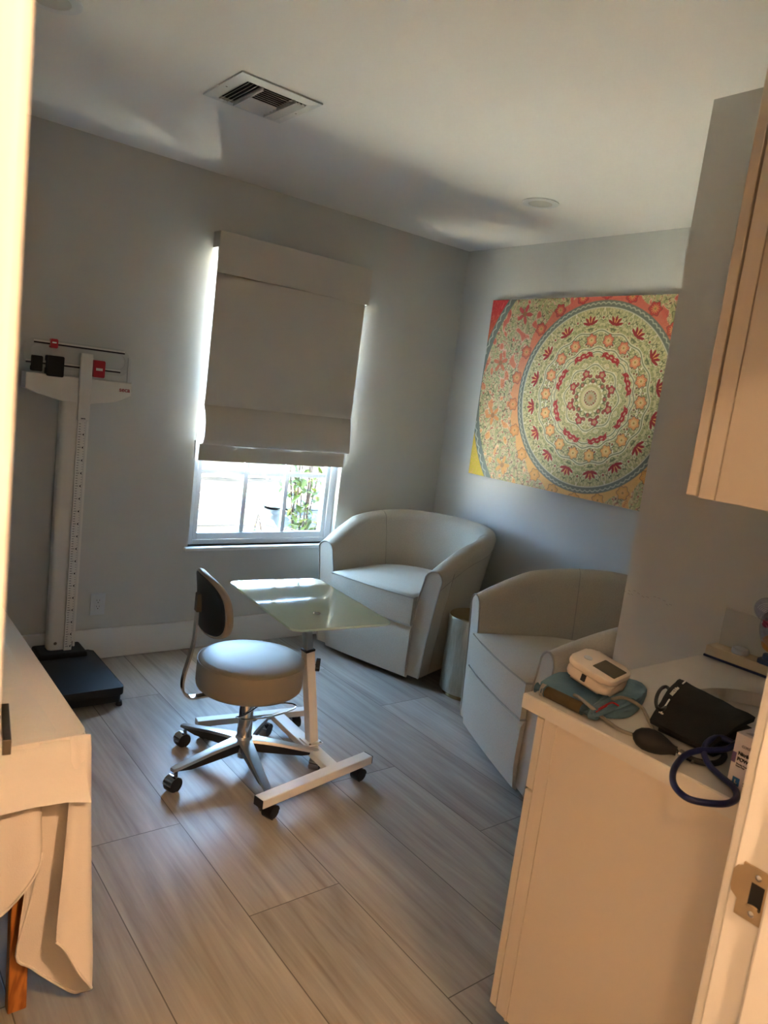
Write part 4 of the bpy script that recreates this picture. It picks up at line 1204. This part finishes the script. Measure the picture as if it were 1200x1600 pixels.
b = bmesh.new(); prism(b, rrect(.050, Lx - .002, .022, Ly - .022, .003), .0462, .0468, mx=mm); obj('display', b, 'screen', mt_)
b = bmesh.new(); prism(b, rrect(.014, .034, .035, .055, .009), .0462, .0475, mx=mm); obj('button', b, 'vinyl', mt_)
b = bmesh.new(); box(b, .045, .056, -.0055, -.0015, .012, .028, mx=mm); obj('power_port', b, 'ink', mb)
# grey tube from monitor round behind the bulb
gtb = bmesh.new(); tube(gtb, spline([cp(897, 1086, .026), cp(905, 1090, .028), cp(925, 1106, .030), cp(945, 1124, .010), cp(968, 1140, .006), cp(990, 1148, .006), cp(1008, 1152, .006), cp(1020, 1143, .006), cp(1012, 1122, .008), cp(1003, 1106, .018), cp(985, 1094, .033), cp(970, 1090, .036), cp(956, 1093, .034)], 8), .0042, 10)
tag(obj('air_tube', gtb, 'greytube', None, smooth=True), 'grey rubber air tube curling from the blood pressure monitor over the blue cuff', 'tube')

# black cuff lying over the sink edge
bc = thing('black_pressure_cuff', 'black aneroid cuff with white range print lying over the sink edge', 'pressure cuff', cp(1090, 1120))
def bp_(x, y, h): return at(x, y, 2, CZ_ + h)
b = bmesh.new()
cA, cB, cC, cD = bp_(1060, 1068, .060), bp_(1178, 1128, .050), bp_(1108, 1178, .008), bp_(1016, 1130, .014)
rows = []
for i in range(13):
    u = i / 12; row = []
    for k in range(11):
        v = k / 10
        p = cA.lerp(cB, u).lerp(cD.lerp(cC, u), v)
        p = p + V3(0, 0, .016 * math.sin(PI * v) * (1 - .3 * u) + .004 * noise.noise(V3(u * 6, v * 5, 3)))
        row.append(p)
    rows.append(row)
grid(b, rows); top_rows = rows
solid(b, .012)
obj('cuff_panel', b, 'blackcloth', bc, smooth=True, angle=60)
b = bmesh.new(); grid(b, [[V3(p.x + .006, p.y - .006, max(CZ_ + .003, p.z - .020)) for p in r[1:]] for r in rows[1:]]); solid(b, .010)
obj('cuff_underlayer', b, 'blackcloth', bc, smooth=True)
ringp = [bp_(1036 + 11 * math.cos(a_), 1091 + 17 * math.sin(a_) - 6 * math.cos(a_), .045) for a_ in np.linspace(0, 2 * PI, 25)[:-1]]
b = bmesh.new(); tube(b, ringp, .0042, 8, closed=True); obj('cuff_ring', b, 'black', bc, smooth=True)
def on_cuff(u, v, dh=.0012):
    i = min(11, int(u * 12)); k = min(9, int(v * 10)); fu = u * 12 - i; fv = v * 10 - k
    p = top_rows[i][k].lerp(top_rows[i + 1][k], fu).lerp(top_rows[i][k + 1].lerp(top_rows[i + 1][k + 1], fu), fv); return p + V3(-.001, -.002, .0125 + dh)
b = bmesh.new()
def strip(p0, p1, n=5, w=.0018): tube(b, [on_cuff(*(Vector((*p0, 0)).lerp(Vector((*p1, 0)), t / n).xy)) for t in range(n + 1)], w, 6)
strip((.085, .62), (.085, .88)); strip((.055, .885), (.125, .885), 2)
obj('range_mark', b, 'whiteprint', bc)
b = bmesh.new(); strip((.085, .03), (.085, .14), 3); obj('range_mark', b, 'whiteprint', bc)
pa, pb_ = on_cuff(.10, .56, .003), on_cuff(.10, .20, .003); tx = (pb_ - pa).normalized(); tz = V3(-.15, -.45, .88).normalized(); ty = tz.cross(tx).normalized(); tz = tx.cross(ty)
text('range_lettering', 'RANGE 32-42cm', .0105, axes(pa, tx, ty, tz), 'whiteprint', bc, bold=.0003, sx=.62)
# bulb with valve and black hose
bl = thing('inflation_bulb', 'black rubber squeeze bulb with metal valve and short black hose on the counter edge', 'bulb', cp(1020, 1155))
p0, p1 = cp(988, 1146, .022), cp(1057, 1174, .014); d = (p1 - p0)
b = bmesh.new(); prof = [(0, .001), (.05, .010), (.15, .0185), (.30, .0235), (.45, .0245), (.60, .0225), (.75, .0175), (.88, .0115), (.95, .0095), (1.0, .0095), (1.0, .001)]
tube(b, [p0 + d * t for t, r in prof], [r for t, r in prof], 24); obj('bulb', b, 'rubber', bl, smooth=True, angle=60)
b = bmesh.new(); p2 = cp(1070, 1181, .012); dn = d.normalized(); tube(b, [p1, p1 + (p2 - p1) * .3, p1 + (p2 - p1) * .35, p2], [.0055, .0055, .0085, .0085], 14); tube(b, [p2 + V3(0, 0, -.004), p2 + V3(-.006, -.02, -.002)], .004, 10); obj('valve', b, 'chrome', bl, smooth=True)
b = bmesh.new(); tube(b, spline([p2, cp(1085, 1188, .007), cp(1108, 1193, .007), cp(1125, 1190, .007), cp(1132, 1180, .008), cp(1125, 1170, .010)], 6), .0062, 10); obj('hose', b, 'rubber', bl, smooth=True)
# navy tube
nb_ = bmesh.new()
npts = [(1180, 1144, .050), (1165, 1150, .048), (1150, 1162, .044), (1136, 1170, .036), (1115, 1172, .030), (1090, 1173, .024), (1068, 1182, .016), (1053, 1202, .008), (1053, 1226, .006), (1072, 1246, .006), (1100, 1254, .006), (1132, 1256, .006), (1148, 1250, .006), (1151, 1240, .006), (1144, 1228, .010), (1125, 1212, .012), (1108, 1195, .016), (1100, 1176, .022), (1105, 1160, .028), (1122, 1152, .034), (1140, 1158, .036), (1152, 1167, .030), (1160, 1176, .020)]
tube(nb_, spline([cp(*p) for p in npts], 6), .0062, 12)
tag(obj('rubber_tubing', nb_, 'navy', None, smooth=True), 'navy blue rubber tubing looped at the counter edge beside the glove box', 'tubing')
# glove box
gb = thing('glove_box', 'white and lilac cardboard glove box at the right end of the counter', 'glove box', cp(1150, 1240))
gl = at(1134, 1226, 2, CZ_ + .001); grr = at(1176, 1249, 2, CZ_ + .001)
gx = (grr - gl); gx.z = 0; gx.normalize(); gy = V3(-gx.y, gx.x, 0); 
if gy.dot(V3(1, 0, 0)) < 0: gy = -gy
gz = V3(0, 0, 1)
gm = axes(gl, gx, gy, gz)
b = box(bmesh.new(), 0, .235, 0, .075, 0, .108, bev=.001, mx=gm); gbody = obj('carton', b, 'card', gb)
ft = lambda x, z: axes(gl + gx * x + gz * z - gy * .0006, gx, gz, -gy)
text('product_lettering', 'Nitrile Exam Gloves', .0092, ft(.011, .068), 'ink', gb, bold=.0003)
text('product_lettering', 'POWDER FREE', .0092, ft(.011, .057), 'ink', gb, bold=.0003)
text('maker_lettering', 'confiderm', .0100, ft(.015, .084), 'cardgrey', gb, bold=.0002)
text('small_lettering', 'Powder Free | Non-Sterile\nLatex Free', .0040, ft(.011, .049), 'ink', gb)
text('count_lettering', '200', .0085, ft(.031, .014), 'ink', gb, bold=.0003)
b = bmesh.new(); box(b, .010, .024, -.0008, -.0002, .008, .024, mx=gm); obj('size_square', b, 'blueprint', gb)
text('size_lettering', 'L', .010, axes(gl + gx * .0145 + gz * .0125 - gy * .0012, gx, gz, -gy), 'whiteprint', gb, bold=.0003)
b = bmesh.new(); box(b, .0, .008, -.0008, -.0002, .050, .070, mx=gm); obj('side_tab', b, 'purpleprint', gb)
b = bmesh.new(); prism(b, [(.01, .012), (.225, .012), (.21, .06), (.04, .06)], .1082, .1088, mx=gm); obj('top_flap', b, 'cardgrey', gb)
b = bmesh.new(); prism(b, rrect(.06, .19, .022, .052, .014), .1090, .1094, mx=gm); obj('dispensing_slot', b, 'ink', gb)

# cream slab against the alcove wall with acrylic panel
yl = -2.765
sb2 = thing('display_slab', 'cream laminate display base with navy bottom edge against the wall behind the sink', 'display base', (-1.32, -3.05, CZ_))
b = box(bmesh.new(), -1.345, -1.283, -3.32, yl, CZ_ + .007, CZ_ + .036, bev=.002); obj('slab', b, 'slab', sb2)
b = box(bmesh.new(), -1.347, -1.283, -3.322, yl + .002, CZ_ + .0005, CZ_ + .0068); obj('navy_edge', b, 'navypaint', sb2)
ac = obj('acrylic_panel', box(bmesh.new(), -1.2955, -1.2925, -3.10, yl - .012, CZ_ + .0362, CZ_ + .150, bev=.0008), 'acrylic', None)
tag(ac, 'clear acrylic panel standing at the back of the cream display base', 'panel')
b = bmesh.new(); tube(b, [(-1.294, -3.10, CZ_ + .1515), (-1.294, yl - .011, CZ_ + .1515), (-1.294, yl - .011, CZ_ + .0365)], .0011, 6)
obj('polished_edge', b, 'whiteprint', ac, smooth=True)
# puck
pk = at(1139, 1020, 2, CZ_ + .047)
b = bmesh.new(); pc = V3(-1.321, pk.y, CZ_ + .0362); lathe(b, [(0, 0), (.022, 0), (.024, .003), (.024, .013), (.021, .017), (.010, .0175), (0, .0168)], pc, 32)
pu = tag(obj('white_puck', b, 'vinyl', None, smooth=True), 'small round white puck on the cream display base', 'puck')
# anatomical model on blue foot
ay = at(1192, 1045, 0, -1.33)
am = thing('anatomical_model', 'clear plastic anatomical model with pink and amber insides on a blue foot', 'anatomical model', (-1.322, -2.965, CZ_ + .0362))
AC = V3(-1.335, -2.975, CZ_ + .150)
fz = CZ_ + .0365
b = bmesh.new(); prism(b, rrect(-1.350, -1.300, -3.03, -2.915, .012), fz, fz + .012, bev=.002); prism(b, rrect(-1.345, -1.306, -3.02, -2.925, .012), fz + .0122, fz + .028, bev=.003); obj('blue_foot', b, 'bluepl', am)
def ell(bm, c, rx, ry, rz_, n=28, m_=18, z0=-1.0, z1=1.0):
    rows = []
    for i in range(m_ + 1):
        z = z0 + (z1 - z0) * i / m_; z = math.sin(z * PI / 2); r = math.sqrt(max(0, 1 - z * z)) if abs(z) < .9999 else 1e-3
        rows.append([V3(c.x + rx * r * math.cos(2 * PI * k / n), c.y + ry * r * math.sin(2 * PI * k / n), c.z + rz_ * z) for k in range(n + 1)])
    grid(bm, rows); bmesh.ops.remove_doubles(bm, verts=bm.verts, dist=1e-5); return bm
b = bmesh.new(); ell(b, AC + V3(.0, -.005, -.005), .028, .080, .082); obj('clear_shell', b, 'clearpl', am, smooth=True)
b = bmesh.new(); ell(b, AC + V3(-.004, .056, .040), .020, .042, .036); obj('clear_dome', b, 'clearpl', am, smooth=True)
b = bmesh.new()
for k in range(6): 
    r = .010 + .005 * k; tube(b, [AC + V3(-.020, .050, .030) + V3(.004, math.cos(a_) * r, math.sin(a_) * r * .9) for a_ in np.linspace(.3, 3.0, 12)], .0008, 5)
obj('dome_ribs', b, 'whitemetal', am, smooth=True)
b = bmesh.new(); ell(b, AC + V3(-.004, .030, -.052), .012, .030, .026, 18, 10); ell(b, AC + V3(.004, -.010, .055), .012, .040, .024, 18, 10); ell(b, AC + V3(.002, -.02, -.045), .012, .05, .022, 18, 10); obj('amber_core', b, 'amber', am, smooth=True)
b = bmesh.new(); tube(b, spline([AC + V3(-.016, .052, .008), AC + V3(-.018, .030, -.006), AC + V3(-.018, .010, -.030), AC + V3(-.016, -.02, -.046), AC + V3(-.012, -.05, -.05)], 6), .010, 12); obj('pink_band', b, 'pinkr', am, smooth=True)
b = bmesh.new(); tube(b, spline([AC + V3(-.024, .058, .012), AC + V3(-.026, .036, .0), AC + V3(-.026, .018, -.020), AC + V3(-.022, -.01, -.040), AC + V3(-.018, -.05, -.044)], 6), .0035, 8); ell(b, AC + V3(-.018, .050, .002), .008, .012, .010, 14, 8); obj('crimson_band', b, 'redr', am, smooth=True)
b = bmesh.new(); tube(b, spline([AC + V3(-.026, .028, .012), AC + V3(-.028, .014, .034), AC + V3(-.028, -.010, .048), AC + V3(-.026, -.04, .050)], 6), .006, 10); obj('metal_arc', b, 'nickel', am, smooth=True)

# ================================================================== OUTDOORS
struct('ground', B(-9, 9, .16, 12, -.30, -.15), 'soil')
YFN = 2.00
fn = thing('wooden_fence', 'weathered horizontal board fence outside the window', 'fence', (-.5, YFN, -.15))
z = -.14
k = 0
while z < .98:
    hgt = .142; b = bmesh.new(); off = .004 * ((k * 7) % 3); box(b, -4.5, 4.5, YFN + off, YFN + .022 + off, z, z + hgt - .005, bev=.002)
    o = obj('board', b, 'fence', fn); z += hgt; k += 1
for x in (-3.0, -.9, 1.2, 3.3):
    b = bmesh.new(); box(b, x - .045, x + .045, YFN + .035, YFN + .125, -.15, 1.05, bev=.003); obj('post', b, 'fence', fn)

# bin
bxc, byc = -.55, 1.10
bn = thing('garbage_bin', 'blue grey plastic bin outside the window behind the shrub', 'bin', (bxc, byc, -.15))
b = bmesh.new()
lv = [(.20, .17, -.145), (.245, .21, .60), (.252, .217, .602), (.252, .217, .64), (.235, .20, .642)]
rg = []
for hx, hy, z in lv: rg.append([b.verts.new((bxc + x, byc + y, z)) for x, y in rrect(-hx, hx, -hy, hy, .04, 4)])
for r0, r1 in zip(rg, rg[1:]):
    for k in range(len(r0)): b.faces.new((r0[k], r0[(k + 1) % len(r0)], r1[(k + 1) % len(r0)], r1[k]))
b.faces.new(rg[0][::-1])
obj('tub', b, 'bin', bn, smooth=True, angle=40)
b = bmesh.new(); mxl = Matrix.Translation((bxc, byc, .665)) @ Matrix.Rotation(math.radians(2), 4, 'Y'); prism(b, rrect(-.27, .27, -.235, .235, .05), -.012, .02, mx=mxl, bev=.008); obj('lid', b, 'bindark', bn, smooth=True)
b = bmesh.new(); tube(b, [(bxc - .285, byc - .16, .655), (bxc - .285, byc + .16, .655)], .016, 12); obj('handle_bar', b, 'bindark', bn, smooth=True)

def leaf(bm, p, d, up, L, w):
    d = Vector(d).normalized(); s = d.cross(Vector(up)).normalized(); u = s.cross(d).normalized()
    pr = [(0, 0), (.2, .34), (.45, .5), (.75, .33), (1, 0)]
    c = [p + d * L * t - u * L * .18 * t * t for t, _ in pr]
    lft = [c[i] + s * w * pr[i][1] + u * w * .12 for i in (1, 2, 3)]; rgt = [c[i] - s * w * pr[i][1] + u * w * .12 for i in (1, 2, 3)]
    v = {('c', i): bm.verts.new(c[i]) for i in range(5)}
    for i in range(3): v[('l', i)] = bm.verts.new(lft[i]); v[('r', i)] = bm.verts.new(rgt[i])
    for sd in 'lr':
        bm.faces.new((v[('c', 0)], v[('c', 1)], v[(sd, 0)])); bm.faces.new((v[('c', 1)], v[('c', 2)], v[(sd, 1)], v[(sd, 0)]))
        bm.faces.new((v[('c', 2)], v[('c', 3)], v[(sd, 2)], v[(sd, 1)])); bm.faces.new((v[('c', 3)], v[('c', 4)], v[(sd, 2)]))
def shrub(name, label, x, y, h, spread, stems, leaves, seed, lm='leaf', ls=.06, grp=None, z0=-.15):
    r = random.Random(seed); t = thing(name, label, 'shrub', (x, y, z0), group=grp)
    bs = bmesh.new(); bl_ = bmesh.new()
    for i in range(stems):
        a = r.uniform(0, 2 * PI); sp_x = spread * r.uniform(.2, 1); tip = V3(x + math.cos(a) * sp_x, y + math.sin(a) * sp_x * .6, z0 + h * r.uniform(.75, 1.05))
        base = V3(x + r.uniform(-.03, .03), y + r.uniform(-.03, .03), z0); mid = base.lerp(tip, .5) + V3(r.uniform(-.05, .05), r.uniform(-.04, .04), .05)
        pts = spline([base, mid, tip], 6); tube(bs, pts, [lerp(.012, .003, k / (len(pts) - 1)) for k in range(len(pts))], 6)
        for k in range(leaves):
            tt = r.uniform(.25, 1); p = pts[int(tt * (len(pts) - 1))] + V3(r.uniform(-1, 1), r.uniform(-1, 1), r.uniform(-1, 1)) * .05 * (1 + ls * 6)
            dd = V3(r.uniform(-1, 1), r.uniform(-1, 1), r.uniform(-.6, .5)); leaf(bl_, p, dd, (r.uniform(-.3, .3), r.uniform(-.3, .3), 1), ls * r.uniform(.7, 1.3), ls * r.uniform(.45, .6))
    st_ = obj('stem', bs, 'stem', t, smooth=True); obj('foliage', bl_, lm, t)
    return t
shrub('leafy_shrub', 'yellow green leafy shrub just outside the right of the window', -.86, .36, 1.38, .24, 10, 40, 11, 'leaf', .078)
shrub('leafy_shrub', 'low yellow green plant outside the window near the bin', -1.12, .42, .86, .07, 3, 12, 5, 'leaf', .07)
for i, hx in enumerate((-3.6, -2.7, -1.8, -.9, 0, .9, 1.8, 2.7)):
    shrub('hedge_bush', 'bushy green hedge plant growing behind the wooden fence', hx, 2.62, 1.95 + .12 * (i % 3), .36, 14, 55, 20 + i, 'leafd' if i % 2 else 'leaf', .10, 'hedge bushes behind the fence')
def blades(name, label, x, y, n, h, seed, w=.012):
    r = random.Random(seed); b = bmesh.new()
    for i in range(n):
        a = r.uniform(-1, 1); bx = x + r.uniform(-.04, .04); by = y + r.uniform(-.03, .03); hh = h * r.uniform(.6, 1)
        rows = []
        for k in range(8):
            t = k / 7; c = V3(bx + .22 * hh * a * t * t, by + .03 * t, -.15 + hh * t); ww = w * (1 - t ** 2) + .0006; rows.append([c - V3(ww, 0, 0), c + V3(0, -.003, 0), c + V3(ww, 0, 0)])
        grid(b, rows)
    return tag(obj(name, b, 'blade', None), label, 'plant')
blades('strap_leaf_plant', 'tall strap-leaved plant with one long green blade outside the window', -1.47, .42, 3, .95, 2, .014)
blades('strap_leaf_plant', 'short tuft of green blades outside the window, left', -1.70, .40, 5, .62, 6, .010)
blades('strap_leaf_plant', 'short tuft of green blades outside the window, middle', -1.23, .44, 6, .52, 9, .009)

# ================================================================== LIGHT
wd = bpy.data.worlds.new('sky'); scene.world = wd; wd.use_nodes = True
bg = wd.node_tree.nodes['Background']; bg.inputs['Color'].default_value = (.40, .63, 1.0, 1); bg.inputs['Strength'].default_value = 2.3
sun = bpy.data.lights.new('sun', 'SUN'); sun.energy = 38; sun.angle = math.radians(.6); sun.color = (1, .95, .86)
so = bpy.data.objects.new('sun', sun); COL.objects.link(so)
so.rotation_euler = V3(.34, .19, -1).to_track_quat('-Z', 'Y').to_euler()
def area(name, loc, size, power, col, target=None, spread=180):
    l = bpy.data.lights.new(name, 'AREA'); l.shape = 'DISK'; l.size = size; l.energy = power; l.color = col; l.spread = math.radians(spread)
    o = bpy.data.objects.new(name, l); COL.objects.link(o); o.location = loc
    if target: o.rotation_euler = (V3(*target) - V3(*loc)).to_track_quat('-Z', 'Y').to_euler()
    return o
WARM = (1.0, .61, .33)
# recessed lamps in the hall ceiling behind the camera
for i, (x, y, p) in enumerate(((-2.76, -4.32, 4.6), (-3.75, -4.20, 1.45))):
    t = thing('recessed_light', ('round lit ceiling lamp in the hall behind the doorway, right' if i == 0 else 'round lit ceiling lamp in the hall behind the doorway, left'), 'ceiling light', (x, y, H))
    b = bmesh.new(); lathe(b, [(.062, -.001), (.064, -.006), (.085, -.007), (.09, -.003), (.091, 0)], (x, y, H), 32); obj('trim_ring', b, 'trim', t, smooth=True)
    area('hall_lamp', (x, y, H - .012), .12, p, WARM)

scene.view_settings.view_transform = 'Standard'; scene.view_settings.look = 'None'
scene.view_settings.gamma = 1; scene.view_settings.exposure = 4.15; scene.view_settings.use_curve_mapping = False
